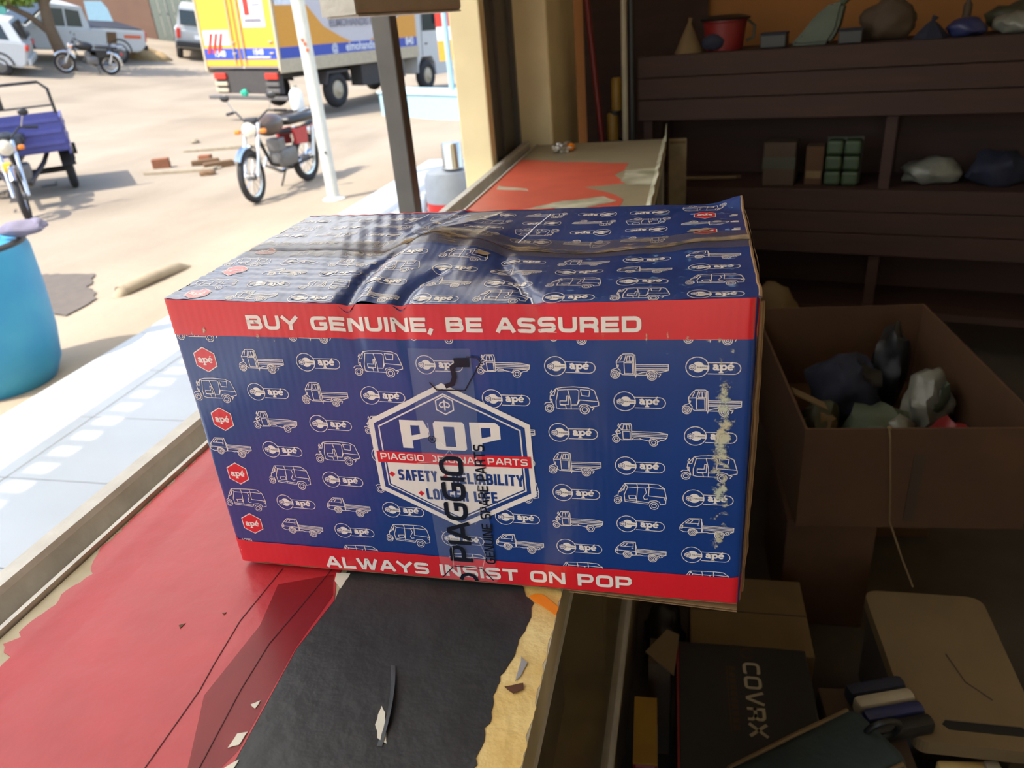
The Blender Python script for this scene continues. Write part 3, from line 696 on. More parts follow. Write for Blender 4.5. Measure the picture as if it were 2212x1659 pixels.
WR_P = word('PIAGGIO', wz(250, 0)[0], wz(333, 0)[0], wz(0, 287)[1], 15 * k, 0.00026, 0.0003)
HX = lambda s: [(s * 0.0108 / 0.866 * math.cos(PI / 2 + i * PI / 3) if False else s * 0.0125 * math.cos(PI / 2 + i * PI / 3), s * 0.0127 * math.sin(PI / 2 + i * PI / 3)) for i in range(6)]
HX_A = ape_polys(-0.0078, 0.0078, -0.0028, 0.0045, 0.0016)

E0 = 0.00035      # print rides this far above the board
def add_wrench(fn, par, cu, cv, flip=False, st=None):
    o = decal('wrench_logo', place(WR_W + WR_A, cu, cv, flip), fn, E0, m_pwhite, par, st)
    b = decal('wrench_logo_ink', place(WR_H, cu, cv, flip), fn, E0 + 0.00012, m_blue, par, st)
    decal('wrench_logo_emblem', place(WR_E, cu, cv, flip), fn, E0 + 0.00024, m_pwhite, par, st)
    decal('wrench_logo_name', place(WR_P, cu, cv, flip), fn, E0 + 0.00012, m_pink, par, st)
def add_vehicle(fn, par, kind, cu, cv, flip=False, st=None):
    decal('vehicle_drawing', place(VP[kind], cu, cv, flip), fn, E0, m_pwhite, par, st)
def add_hex(fn, par, cu, cv, flip=False, st=None):
    decal('hexagon_logo', place([HX(1.0)], cu, cv, flip), fn, E0, m_pwhite, par, st)
    decal('hexagon_logo_field', place([HX(0.92)], cu, cv, flip), fn, E0 + 0.00012, m_pred, par, st)
    decal('hexagon_logo_name', place(HX_A, cu, cv, flip), fn, E0 + 0.00024, m_pwhite, par, st)

cu_ = [0.025, 0.0805, 0.1365, 0.192, 0.247, 0.302, 0.357, 0.412, 0.468]
rv_ = [0.262, 0.2315, 0.2005, 0.170, 0.1395, 0.1095, 0.079, 0.0495, 0.0195]
p_, f_, r_, s_, v_ = 'pickup', 'flatbed', 'rickshaw', 'softtop', 'van'
GRID = [[r_, 'w', p_, 'w', f_, 'w', v_, 'w', p_],
        ['h', p_, 'w', r_, 'w', f_, 'w', p_, 'w'],
        [r_, 'w', p_, 'w', r_, 'w', r_, 'w', p_],
        ['h', f_, 'w', f_, 'w', p_, 'w', f_, 'w'],
        [v_, 'w', r_, 'w', p_, 'w', p_, 'w', r_],
        ['h', s_, 'w', r_, 'w', s_, 'w', s_, 'w'],
        [s_, 'w', v_, 'w', s_, 'w', f_, 'w', v_],
        ['h', v_, 'w', s_, 'w', v_, 'w', v_, 'w'],
        [f_, 'w', s_, 'w', s_, 'w', s_, 'w', s_]]
HIDE = {(2, 4), (3, 4), (4, 4), (5, 4), (6, 4), (0, 1), (0, 3), (0, 5), (0, 7), (8, 1), (8, 3), (8, 5), (8, 7)}
for j, row in enumerate(GRID):
    for i, kd in enumerate(row):
        if (j, i) in HIDE: continue
        a = (cu_[i], rv_[j] + 0.0015 * i / 8)
        if kd == 'w': add_wrench(front, fp, *a)
        elif kd == 'h': add_hex(front, fp, *a)
        else: add_vehicle(front, fp, kd, *a)
# red bands with the slogans
E1 = E0 + 0.0004
decal('red_band', [[(0.0, 0.2555), (W, 0.2565), (W, H), (0, H)]], front, E1, m_pred, fp, 0.004)
decal('red_band', [[(0.0, 0.0), (W, 0.0), (W, 0.0305), (0.49, 0.0285), (0.25, 0.0275), (0.02, 0.0265), (0.004, 0.0285), (0, 0.031)]], front, E1, m_pred, fp, 0.004)
decal('slogan', word('BUY GENUINE, BE ASSURED', 0.077, 0.414, 0.2630, 0.0137, 0.0034, 0.0021), front, E1 + 0.0004, m_pwhite, fp, 0.004)
def tilt(x, y): return (x, y + 0.0045 * (x - 0.098) / 0.306)
decal('slogan', word('ALWAYS INSIST ON POP', 0.098, 0.404, 0.0020, 0.0142, 0.0034, 0.0021, fn=tilt), front, E1 + 0.0004, m_pwhite, fp, 0.004)
# hexagonal badge
def inset(poly, d):
    n = len(poly); o = []
    for i in range(n):
        a, b, c = Vector(poly[i - 1]), Vector(poly[i]), Vector(poly[(i + 1) % n])
        d0 = (b - a).normalized(); d1 = (c - b).normalized(); n0 = Vector((d0.y, -d0.x)); n1 = Vector((d1.y, -d1.x)); mm = (n0 + n1).normalized()
        o.append(tuple(b + mm * d / mm.dot(n0)))
    return o
BG = [(0.2475, 0.2155), (0.321, 0.1775), (0.322, 0.105), (0.2485, 0.0645), (0.1745, 0.1035), (0.1745, 0.1765)]
e = E0 + 0.0003
decal('badge', [BG], front, e, m_pwhite, fp, 0.008)
decal('badge_border', [inset(BG, 0.0048)], front, e + 0.0001, m_blue, fp, 0.008)
decal('badge_border', [inset(BG, 0.0085)], front, e + 0.0002, m_pwhite, fp, 0.008)
decal('badge_field', [inset(BG, 0.0098)], front, e + 0.0003, m_blue, fp, 0.008)
lo = inset(BG, 0.0112)
decal('badge_field', [[(lo[4][0], 0.139), (lo[2][0], 0.139), lo[2], lo[3], lo[4]]], front, e + 0.0004, m_pwhite, fp, 0.008)
decal('badge_stripe', [[(0.1772, 0.1335), (0.3195, 0.1345), (0.3195, 0.1462), (0.1772, 0.1452)]], front, e + 0.0005, m_pred, fp, 0.008)
decal('badge_name', word('PIAGGIO ORIGINAL PARTS', 0.1805, 0.3165, 0.1368, 0.0068, 0.0013, 0.0011), front, e + 0.0006, m_pwhite, fp, 0.01)
decal('badge_emblem', emblem_polys(0.248, 0.1945, 0.0088, 0.0011), front, e + 0.0004, m_pwhite, fp)
# P O P with square counters
def popP(x): return [rect(x, .150, x + .0098, .1785), rect(x + .0098, .1735, x + .0230, .1785), [(x + .0180, .1620), (x + .0265, .1640), (x + .0265, .1752), (x + .0230, .1785), (x + .0180, .1785)], [(x + .0098, .1580), (x + .0265, .1625), (x + .0265, .1650), (x + .0180, .1650), (x + .0098, .1632)]]
popO = [[(.2350, .1515), (.2370, .150), (.2445, .150), (.2445, .1785), (.2370, .1785), (.2350, .176)], [(.2540, .150), (.2615, .150), (.2635, .1515), (.2635, .176), (.2615, .1785), (.2540, .1785)], rect(.2445, .1735, .2540, .1785), rect(.2445, .150, .2540, .1535)]
decal('badge_title', popP(0.2040) + popO + popP(0.2680), front, e + 0.0004, m_pwhite, fp, 0.01)
TI = e + 0.0006
decal('badge_motto', word('SAFETY', 0.1945, 0.2320, 0.1150, 0.0118, 0.0024, 0.0009, 0.3), front, TI, m_blue, fp, 0.01)
decal('badge_motto', word('RELIABILITY', 0.2460, 0.3115, 0.1150, 0.0118, 0.0024, 0.0009, 0.3), front, TI, m_blue, fp, 0.01)
decal('badge_motto', word('LONGER LIFE', 0.2190, 0.2860, 0.0955, 0.0118, 0.0024, 0.0009, 0.3), front, TI, m_blue, fp, 0.01)
dia = lambda x, y, s=0.0030: [(x - s, y), (x, y - s), (x + s, y), (x, y + s)]
for q_ in ((0.1885, 0.1210), (0.2400, 0.1210), (0.2140, 0.1015)): decal('badge_bullet', [dia(*q_)], front, TI, m_pred, fp)

# clear tape down the front with black lettering
tape = decal('clear_tape', [rect(0.221, 0.001, 0.276, 0.248)], front, 0.0016, m_tape, carton, 0.008)
def rot(x, y): return (0.2475 - y + 0.0045 * (0.135 - x) * 0, x)         # writing runs upwards
TW = 0.0018
def up(x, y): return (0.2580 - y - 0.028 * (0.141 - x), x)
decal('tape_name', word('PIAGGIO', 0.024, 0.144, 0.0, 0.0225, 0.0043, 0.0014, 0.6, up), front, TW, m_ink, tape, 0.01)
def up2(x, y): return (0.2790 - y - 0.016 * (0.155 - x), x)
decal('tape_name', word('GENUINE SPARE PARTS', 0.024, 0.157, 0.0, 0.0098, 0.0015, 0.0011, 0.5, up2), front, TW, m_ink, tape, 0.01)
decal('tape_mark', ribbon(circ(0.2325, 0.1605, 0.0034, 16), 0.0006, True), front, TW, m_ink, tape)
decal('tape_mark', word('R', 0.2313, 0.2335, 0.1588, 0.0034, 0.0005, 0.0), front, TW, m_ink, tape)
decal('tape_mark', ribbon([(0.221, 0.002), (0.2345, 0.0175), (0.2620, 0.0175), (0.2725, 0.003)], 0.0009), front, TW, m_ink, tape)
decal('tape_mark', ribbon([(0.2400, 0.001), (0.2425, 0.0065), (0.248, 0.0085), (0.2535, 0.0065), (0.256, 0.001)], 0.0038), front, TW, m_ink, tape)
decal('tape_mark', ribbon([(0.2375, 0.2165), (0.2430, 0.2095), (0.2680, 0.2095), (0.2840, 0.2360), (0.2810, 0.2400), (0.2720, 0.2405)], 0.0012), front, TW, m_ink, tape)
decal('tape_mark', ribbon([(0.2510, 0.2130), (0.2575, 0.2155), (0.2600, 0.2220), (0.2590, 0.2310), (0.2640, 0.2345)], 0.0042) + [rect(0.2610, 0.2310, 0.2740, 0.2395)], front, TW, m_ink, tape)
# creased folds in the tape
m_cease = alpha_mat('tape_crease', (236, 230, 226), 0.28, rough=0.2)
for pts in ([(0.228, 0.060), (0.236, 0.040), (0.234, 0.012)], [(0.2470, 0.150), (0.2400, 0.141), (0.2300, 0.137), (0.215, 0.135)], [(0.262, 0.055), (0.268, 0.035), (0.262, 0.012)], [(0.268, 0.121), (0.272, 0.095), (0.262, 0.070)], [(0.236, 0.163), (0.246, 0.152), (0.250, 0.146)]):
    decal('tape_crease', ribbon(pts, 0.0007), front, TW + 0.0002, m_cease, tape, 0.01)
# scuffed right-hand strip and rubbed spots
def wearF(x, y):
    c = 0.4775 + 0.004 * noise.noise(Vector((y * 30, 0, 0)))
    b = 0.35 * gs(x - c, 0.0100) - 0.08
    return b * (0.55 + 0.6 * max(0, noise.noise(Vector((y * 17 + 4, 1, 0)))) + 0.35 * gs(y - 0.165, 0.05)) - 0.12 * sm(0.07, 0.03, y)
decal('scuff_mark', [rect(0.452, 0.03, 0.4935, 0.253)], front, 0.0015, m_scuff, fp, 0.004, wearF)
def wearB(x, y): return 0.20 * max(gs(x - c, 0.0022) for c in (0.385, 0.402, 0.418, 0.434, 0.449, 0.463, 0.472, 0.02, 0.032, 0.047, 0.06, 0.085, 0.10)) * gs(y - 0.258, 0.011) * 1.1 - 0.06
decal('scuff_mark', [rect(0.012, 0.238, 0.115, 0.276)], front, 0.0016, m_scuff, fp, 0.002, wearB)
decal('scuff_mark', [rect(0.375, 0.238, 0.485, 0.276)], front, 0.0016, m_scuff, fp, 0.002, wearB)

# ---- top print
tw_ = [0.0085, 0.0395, 0.0705, 0.1015, 0.1310]
TN = [['h', p_, 'w', v_, 'w', s_, 'w', r_, 'w'], [s_, 'w', r_, 'w', v_, 'w', s_, 'w', s_], ['h', v_, 'w', r_, 'w', v_, 'w', v_, 'w'], [r_, 'w', p_, 'w', s_, 'w', p_, 'w', v_], ['h', p_, 'w', 'w', 'w', p_, 'w', s_, 'w']]
HT = {(4, 3), (4, 4), (4, 5), (4, 6), (4, 7), (4, 8)}
for j, row in enumerate(TN):
    for i, kd in enumerate(row):
        if (j, i) in HT: continue
        cv = tw_[j] + (0.0015 if kd == 'h' else 0)
        if i % 2 == 1 and j == 0 and kd != 'w': cv += 0.004
        if kd == 'w': add_wrench(top, tn, cu_[i], cv, False, 0.004)
        elif kd == 'h': add_hex(top, tn, cu_[i], cv + 0.004, False, 0.004)
        else: add_vehicle(top, tn, kd, cu_[i], cv, False, 0.004)
tw2 = [0.1660, 0.1970, 0.2275, 0.2585, 0.2800]
TF = [[v_, 'w', p_, 'w', p_, 'w', v_, f_, 'h'], ['w', p_, 'w', s_, 'w', r_, 'w', 'w', 'v'], [r_, 'w', f_, 'w', s_, 'w', f_, r_, 'h'], ['w', v_, 'w', s_, 'w', f_, 'w', 'w', 's'], ['-'] * 9]
for j, row in enumerate(TF):
    for i, kd in enumerate(row):
        if kd == '-' : continue
        kd = {'v': v_, 's': s_}.get(kd, kd); cv = tw2[j] + (0.011 if i == 8 else 0); u_ = cu_[i] - 0.006
        if kd == 'w': add_wrench(top, tf, u_, cv, True, 0.004)
        elif kd == 'h': add_hex(top, tf, u_, cv, True, 0.004)
        else: add_vehicle(top, tf, kd, u_, cv, True, 0.004)
# trimmed print at the far right edge, fold line along the back and front
for w0 in (0.176, 0.205, 0.232): decal('edge_print', [rect(0.486, w0, 0.4935, w0 + 0.004), rect(0.488, w0 + 0.0055, 0.494, w0 + 0.0075)], top, E0, m_pwhite, tf, 0.004)
decal('red_band', [rect(0.0, DP - 0.004, 0.30, DP)], top, E0, m_pred, tf, 0.004)
# brown tape over the seam and the torn board beneath it
st = decal('brown_tape', [rect(0.0, 0.118, W, 0.172)], top, 0.0010, m_btape, carton, 0.004)
def wearT(x, y):
    c = DP / 2 + 0.004 * noise.noise(Vector((x * 20, 0, 0)))
    return 0.30 * gs(y - c, 0.010) * (0.55 + 0.45 * sm(0.2, 0.45, x)) + 0.10 * gs(x - 0.2, 0.05) * gs(y - c, 0.02) - 0.06
decal('torn_seam', [rect(0.10, 0.120, W, 0.170)], top, 0.0013, m_scuff3, carton, 0.004, wearT)
pts = [(0.004 + 0.49 * i / 60, DP / 2 + 0.0016 * noise.noise(Vector((i * 0.5, 3, 0)))) for i in range(61)]
decal('seam_gap', ribbon(pts, 0.0012), top, 0.0016, m_line, carton, 0.004)
for k, (x, w, l) in enumerate(((0.455, 0.179, 0.020), (0.178, 0.150, 0.02), (0.19, 0.140, 0.026), (0.262, 0.108, 0.012))):
    poly = rag([(x - l / 2, w - 0.004), (x + l / 2, w - 0.003), (x + l / 2 + 0.002, w + 0.004), (x - l / 3, w + 0.005), (x - l / 2, w - 0.004)], 0.002, 0.003, 40 + k)[:-1]
    decal('bare_board', [poly], top, 0.0014, m_fibre, carton, 0.004)
# rubbed speckles on the top print
def wearS(x, y): return 0.13 * max(0, math.cos(y * 2 * PI / 0.022)) * max(0, math.cos(x * 2 * PI / 0.030)) * sm(0.24, 0.4, x) + 0.03 * sm(0.3, 0.5, x) - 0.02
decal('rubbed_speckle', [rect(0.22, 0.004, 0.49, 0.118)], top, 0.0012, m_scuff2, tn, 0.004, wearS)
decal('rubbed_speckle', [rect(0.26, 0.172, 0.49, 0.280)], top, 0.0012, m_scuff2, tf, 0.004, wearS)
m_crk = M('cracked_lamination', (226, 228, 240), rough=0.5)
for fnp, pts in ((tn, [(0.330, 0.001), (0.327, 0.010), (0.318, 0.016), (0.314, 0.028), (0.306, 0.036)]), (tf, [(0.285, 0.160), (0.291, 0.205), (0.300, 0.262)]), (tf, [(0.140, 0.236), (0.150, 0.255), (0.156, 0.275)])):
    decal('crack_mark', ribbon(pts, 0.0012), top, 0.0013, m_crk, fnp, 0.004)

# ================================================================== SHOP INTERIOR
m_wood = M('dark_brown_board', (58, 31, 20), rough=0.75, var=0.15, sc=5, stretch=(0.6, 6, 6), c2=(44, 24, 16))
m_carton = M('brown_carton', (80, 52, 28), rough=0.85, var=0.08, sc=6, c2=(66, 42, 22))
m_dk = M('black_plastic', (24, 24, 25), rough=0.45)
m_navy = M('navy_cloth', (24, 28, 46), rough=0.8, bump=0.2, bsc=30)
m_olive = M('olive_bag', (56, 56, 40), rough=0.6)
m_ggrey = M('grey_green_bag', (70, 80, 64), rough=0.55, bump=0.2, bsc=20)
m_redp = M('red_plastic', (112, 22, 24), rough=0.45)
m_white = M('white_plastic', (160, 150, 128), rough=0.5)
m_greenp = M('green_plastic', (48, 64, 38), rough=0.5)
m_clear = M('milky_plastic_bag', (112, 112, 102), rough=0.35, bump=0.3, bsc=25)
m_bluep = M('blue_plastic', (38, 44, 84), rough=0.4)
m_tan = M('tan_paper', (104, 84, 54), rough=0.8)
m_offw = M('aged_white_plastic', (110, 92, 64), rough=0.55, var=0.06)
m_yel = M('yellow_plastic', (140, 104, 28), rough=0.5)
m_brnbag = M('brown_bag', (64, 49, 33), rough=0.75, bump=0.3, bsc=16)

SA = -0.2382
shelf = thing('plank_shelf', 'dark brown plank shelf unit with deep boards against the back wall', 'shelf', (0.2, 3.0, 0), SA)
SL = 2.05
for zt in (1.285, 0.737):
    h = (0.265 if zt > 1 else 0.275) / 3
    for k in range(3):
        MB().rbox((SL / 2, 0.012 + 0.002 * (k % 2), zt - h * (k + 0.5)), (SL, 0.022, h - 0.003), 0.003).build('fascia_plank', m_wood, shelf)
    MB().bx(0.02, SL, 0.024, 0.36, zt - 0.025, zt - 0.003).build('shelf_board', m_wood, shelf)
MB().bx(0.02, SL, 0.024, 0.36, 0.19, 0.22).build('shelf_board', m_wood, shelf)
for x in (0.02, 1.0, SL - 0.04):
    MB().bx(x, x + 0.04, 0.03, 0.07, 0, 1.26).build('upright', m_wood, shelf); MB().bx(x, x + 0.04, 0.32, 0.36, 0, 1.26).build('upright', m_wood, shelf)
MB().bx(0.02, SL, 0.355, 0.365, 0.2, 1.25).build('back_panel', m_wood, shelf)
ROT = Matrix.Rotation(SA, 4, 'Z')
def sp(s, d, z):            # a point on the shelf: along, behind the fascia, height
    v = ROT @ Vector((s, d, 0)); return (0.2 + v.x, 3.0 + v.y, z)
Z1, Z2 = 1.283, 0.735
# --- top shelf goods
def bag(name, label, cat, base, size, mat, seed, amp=0.28, knot=None, rz=SA, grp=None):
    t = thing(name, label, cat, base, rz, grp)
    MB().blob((0, 0, size[2] * 0.42), (size[0], size[1], size[2] * 1.15), seed, amp, 3.2, 3, flat=-size[2] * 0.42).build('sack', mat, t, True, 60)
    if knot:
        MB().lathe([(0.012, 0), (0.006, 0.02), (0.016, 0.05), (0.02, 0.055)], (knot[0], knot[1], size[2] * 0.82), 10).build('knot', mat, t, True)
    return t
t = thing('paper_cone', 'pale cone-shaped paper packet at the left end of the top shelf', 'packet', sp(0.20, 0.10, Z1))
MB().lathe([(0.062, 0), (0.06, 0.004), (0.008, 0.115), (0.002, 0.12)], (0, 0, 0), 14).build('paper', m_tan, t, True); MB().cyl((0, 0, 0.112), (0.004, 0, 0.135), 0.006, 0.009, 8).build('twist', m_tan, t)
t = thing('red_pot', 'dull red bucket with a dark lid on the top shelf', 'bucket', sp(0.335, 0.16, Z1))
MB().lathe([(0.075, 0), (0.088, 0.105), (0.092, 0.11), (0.092, 0.116)], (0, 0, 0), 24).build('body', m_redp, t, True, 30); MB().lathe([(0.10, 0.116), (0.104, 0.122), (0.06, 0.134), (0.0, 0.136)], (0, 0, 0), 24).build('lid', m_dk, t, True, 40); MB().blob((-0.05, -0.075, 0.035), (0.09, 0.03, 0.06), 3, 0.2).build('dark_patch', m_navy, t, True)
MB().tube([(0.09, 0, 0.11), (0.12, 0, 0.085), (0.118, 0, 0.04), (0.088, 0, 0.03)], 0.006, 6).build('handle', m_olive, t, True)
t = thing('small_box', 'small black box between the red bucket and the grey-green bag', 'box', sp(0.545, 0.12, Z1), SA)
MB().rbox((0, 0, 0.025), (0.10, 0.08, 0.05), 0.004).build('body', m_dk, t); MB().rbox((0, 0, 0.053), (0.104, 0.084, 0.008), 0.003).build('lid', m_navy, t)
t = thing('leaning_sack', 'grey-green plastic sack leaning on the top shelf', 'sack', sp(0.70, 0.12, Z1), SA)
vs = [(-0.10, 0, 0), (0.05, 0, 0), (0.08, 0, 0.05), (0.095, 0, 0.145), (0.05, 0, 0.15), (-0.01, 0, 0.105), (-0.06, 0, 0.04)]
bm = bmesh.new(); f = bm.faces.new([bm.verts.new(v) for v in vs]); g = bmesh.ops.extrude_face_region(bm, geom=[f]); [setattr(v, 'co', v.co + Vector((0.01, 0.07, 0))) for v in g['geom'] if isinstance(v, bmesh.types.BMVert)]
bmesh.ops.bevel(bm, geom=bm.edges[:], offset=0.012, segments=2, affect='EDGES'); mb = MB(); mb.addbm(bm); mb.build('sack', m_ggrey, t, True, 50)
MB().cyl((0.085, 0.03, 0.14), (0.10, 0.03, 0.165), 0.012, 0.02, 8).build('tied_neck', m_ggrey, t)
t = thing('small_box', 'small black box right of the grey-green sack on the top shelf', 'box', sp(0.835, 0.09, Z1), SA)
MB().rbox((0, 0, 0.024), (0.085, 0.07, 0.048), 0.004).build('body', m_dk, t); MB().rbox((0, 0, 0.051), (0.088, 0.074, 0.006), 0.002).build('lid', m_navy, t)
bag('brown_bag', 'bulky brown bag with crumpled ears behind the black box on the top shelf', 'bag', sp(0.955, 0.20, Z1), (0.20, 0.15, 0.15), m_brnbag, 11, 0.35, (0.02, 0))
t = thing('blue_bag', 'flat blue plastic bag lying on the top shelf beside the brown bag', 'bag', sp(1.11, 0.10, Z1), SA)
MB().lathe([(0.065, 0), (0.05, 0.02), (0.02, 0.05), (0.006, 0.06)], (0, 0, 0), 7).build('sack', m_navy, t); MB().cyl((0, 0, 0.055), (0.01, 0, 0.075), 0.005, 0.012, 8).build('knot', m_navy, t)
bag('blue_bag', 'larger blue plastic bag with a tied pale neck on the top shelf', 'bag', sp(1.225, 0.11, Z1), (0.13, 0.1, 0.062), m_bluep, 5, 0.3)
t = thing('spray_can', 'thin dark can standing behind the larger blue bag', 'can', sp(1.225, 0.26, Z1)); MB().lathe([(0.016, 0), (0.016, 0.10), (0.010, 0.11)], (0, 0, 0), 12).build('body', m_brnbag, t, True, 40); MB().cyl((0, 0, 0.11), (0, 0, 0.125), 0.007, None, 10).build('nozzle', m_dk, t)
bag('clear_bag', 'milky clear bag of parts at the right end of the top shelf', 'bag', sp(1.395, 0.12, Z1), (0.16, 0.13, 0.075), m_clear, 8, 0.35)
bag('green_bag', 'dark green bag behind the milky clear bag', 'bag', sp(1.40, 0.26, Z1), (0.20, 0.12, 0.10), m_olive, 9, 0.3)
# --- middle shelf goods
t = thing('brown_box', 'brown box on the middle shelf left of the green pack', 'box', sp(0.605, 0.12, Z2), SA); MB().rbox((0, 0, 0.09), (0.13, 0.12, 0.18), 0.004).build('body', m_brnbag, t); MB().bx(-0.066, 0.066, -0.062, -0.06, 0.07, 0.12).build('label_strip', m_olive, t)
t = thing('tan_box', 'narrow tan box beside the green pack on the middle shelf', 'box', sp(0.745, 0.13, Z2), SA); MB().rbox((0, 0, 0.08), (0.07, 0.1, 0.16), 0.003).build('body', m_carton, t); MB().bx(-0.03, 0.03, -0.052, -0.05, 0.03, 0.06).build('label_strip', m_tan, t)
t = thing('green_pack', 'green shrink-wrapped pack of six on the middle shelf', 'pack', sp(0.855, 0.10, Z2), SA)
for i in range(2):
    for j in range(3): MB().rbox((-0.034 + 0.068 * i, 0, 0.032 + 0.062 * j), (0.064, 0.08, 0.058), 0.012).build('carton_cell', m_greenp, t)
MB().bx(-0.069, 0.069, 0.03, 0.045, 0, 0.19).build('backing', m_olive, t)
bag('grey_bag', 'crumpled grey bag on the middle shelf right of the green pack', 'bag', sp(1.19, 0.17, Z2), (0.22, 0.16, 0.10), m_clear, 21, 0.4)
bag('dark_bag', 'dark crumpled bag at the right end of the middle shelf', 'bag', sp(1.42, 0.15, Z2), (0.20, 0.16, 0.13), m_navy, 22, 0.4)
t = thing('modelled_glint', 'long pale glint modelled as a rod on the middle shelf at its left end', 'glint', sp(0.29, 0.12, Z2 + 0.014), SA); MB().cyl((-0.12, 0, 0), (0.12, 0.04, 0), 0.008, None, 8).build('shaft', m_tan, t); MB().cyl((0.12, 0.04, 0), (0.14, 0.045, 0), 0.012, 0.01, 8).build('tip', m_carton, t)  # rod in a pale paper colour, stands for a long glint
# --- corner between pillar and shelf
struct(MB().bx(-0.10, 0.50, 3.56, 3.60, 0, 2.2).build('added_shade_panel', m_wood), 'dark panel added to darken the corner behind the shelf end')  # dark panel added over the ochre wall so the corner comes out dark
t = thing('red_broom', 'red-handled broom leaning in the dark corner behind the far counter', 'broom', (0.075, 3.02, 0.0))
MB().tube([(0.02, 0.0, 0.12), (-0.04, 0.03, 0.95), (-0.10, 0.05, 1.62)], 0.013, 10).build('handle', m_redp, t, True); MB().rbox((0.025, 0, 0.09), (0.20, 0.05, 0.06), 0.01).build('head', m_redp, t)
MB().bx(-0.07, 0.12, -0.03, 0.03, 0.0, 0.062).build('bristles', m_dk, t)
t = thing('yellow_can', 'dim yellow tin on a ledge beside the pale pipe', 'can', (0.10, 3.12, 0.0)); MB().bx(-0.06, 0.02, -0.04, 0.05, 0, 0.93).build('stand', m_dk, t); MB().lathe([(0.026, 0.93), (0.026, 1.04), (0.02, 1.05)], (-0.02, 0, 0), 16).build('lower_tin', m_yel, t, True, 40); MB().lathe([(0.024, 1.06), (0.024, 1.19), (0.018, 1.2)], (0.0, 0, 0), 16).build('upper_tin', m_yel, t, True, 40)
MB().lathe([(0.025, 1.04), (0.025, 1.06)], (-0.01, 0, 0), 16).build('spacer', m_dk, t)
t = thing('pale_pipe', 'pale upright pipe at the left end of the plank shelf', 'pipe', (0.150, 2.965, 0)); MB().cyl((0, 0, 0), (0, 0, 2.74), 0.013, None, 14).build('tube', m_white, t, True); MB().cyl((0.03, 0.01, 0), (0.03, 0.01, 2.74), 0.014, None, 12).build('second_tube', m_dk, t, True)
for z in (0.6, 1.6): MB().box((0.014, 0.006, z), (0.07, 0.034, 0.02)).build('clamp', m_dk, t)
t = thing('wooden_plank', 'weathered wooden plank standing upright against the end of the far counter', 'plank', (0.385, 2.63, 0)); MB().rbox((0, 0, 0.498), (0.07, 0.035, 0.996), 0.004).build('board', m_frame, t); MB().rbox((0, -0.0185, 0.985), (0.06, 0.003, 0.012), 0.001).build('bare_end', m_tan, t)
t = thing('foil_scrap', 'crumpled shiny foil wrapper on the far counter', 'wrapper', (-0.045, 2.45, 0.9955), 0.9)
m_foil = M('foil', (210, 208, 205), rough=0.22, metal=0.9, bump=0.6, bsc=60); MB().blob((0, 0, 0.016), (0.095, 0.045, 0.042), 4, 0.7, 5, 3, flat=-0.016).build('crumple', m_foil, t); MB().blob((0.025, -0.012, 0.015), (0.04, 0.03, 0.03), 6, 0.4, 5, 2, flat=-0.014).build('orange_print', m_orange, t)
# --- cartons on the floor to the right
def open_carton(name, label, loc, rz, sx, sy, sz, mat, th=0.006):
    t = thing(name, label, 'carton', loc, rz)
    MB().bx(-sx / 2, sx / 2, -sy / 2, sy / 2, 0, th).build('bottom', mat, t)
    MB().bx(-sx / 2, sx / 2, -sy / 2, -sy / 2 + th, th, sz).build('side_panel', mat, t); MB().bx(-sx / 2, sx / 2, sy / 2 - th, sy / 2, th, sz).build('side_panel', mat, t)
    MB().bx(-sx / 2, -sx / 2 + th, -sy / 2 + th, sy / 2 - th, th, sz).build('side_panel', mat, t); MB().bx(sx / 2 - th, sx / 2, -sy / 2 + th, sy / 2 - th, th, sz).build('side_panel', mat, t)
    return t
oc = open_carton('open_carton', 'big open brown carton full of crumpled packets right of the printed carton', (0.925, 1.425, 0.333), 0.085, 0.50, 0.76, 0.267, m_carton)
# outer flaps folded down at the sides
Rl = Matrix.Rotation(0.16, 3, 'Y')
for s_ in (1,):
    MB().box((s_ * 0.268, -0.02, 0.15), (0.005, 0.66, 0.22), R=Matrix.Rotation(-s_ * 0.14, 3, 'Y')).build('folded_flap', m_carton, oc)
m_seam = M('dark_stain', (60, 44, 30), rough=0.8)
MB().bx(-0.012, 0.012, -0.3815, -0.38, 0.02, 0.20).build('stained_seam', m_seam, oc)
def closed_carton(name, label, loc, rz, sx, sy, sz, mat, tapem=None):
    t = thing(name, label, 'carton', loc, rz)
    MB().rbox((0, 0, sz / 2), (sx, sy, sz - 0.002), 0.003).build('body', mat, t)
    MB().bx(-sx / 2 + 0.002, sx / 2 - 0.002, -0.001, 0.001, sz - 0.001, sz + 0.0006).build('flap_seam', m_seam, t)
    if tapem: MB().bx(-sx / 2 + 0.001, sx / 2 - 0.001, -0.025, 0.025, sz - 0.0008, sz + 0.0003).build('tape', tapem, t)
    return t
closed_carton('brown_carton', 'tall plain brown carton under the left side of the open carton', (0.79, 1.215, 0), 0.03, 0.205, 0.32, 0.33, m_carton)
closed_carton('brown_carton', 'shadowed brown carton under the far side of the open carton', (1.02, 1.60, 0), 0.085, 0.24, 0.30, 0.33, m_carton)
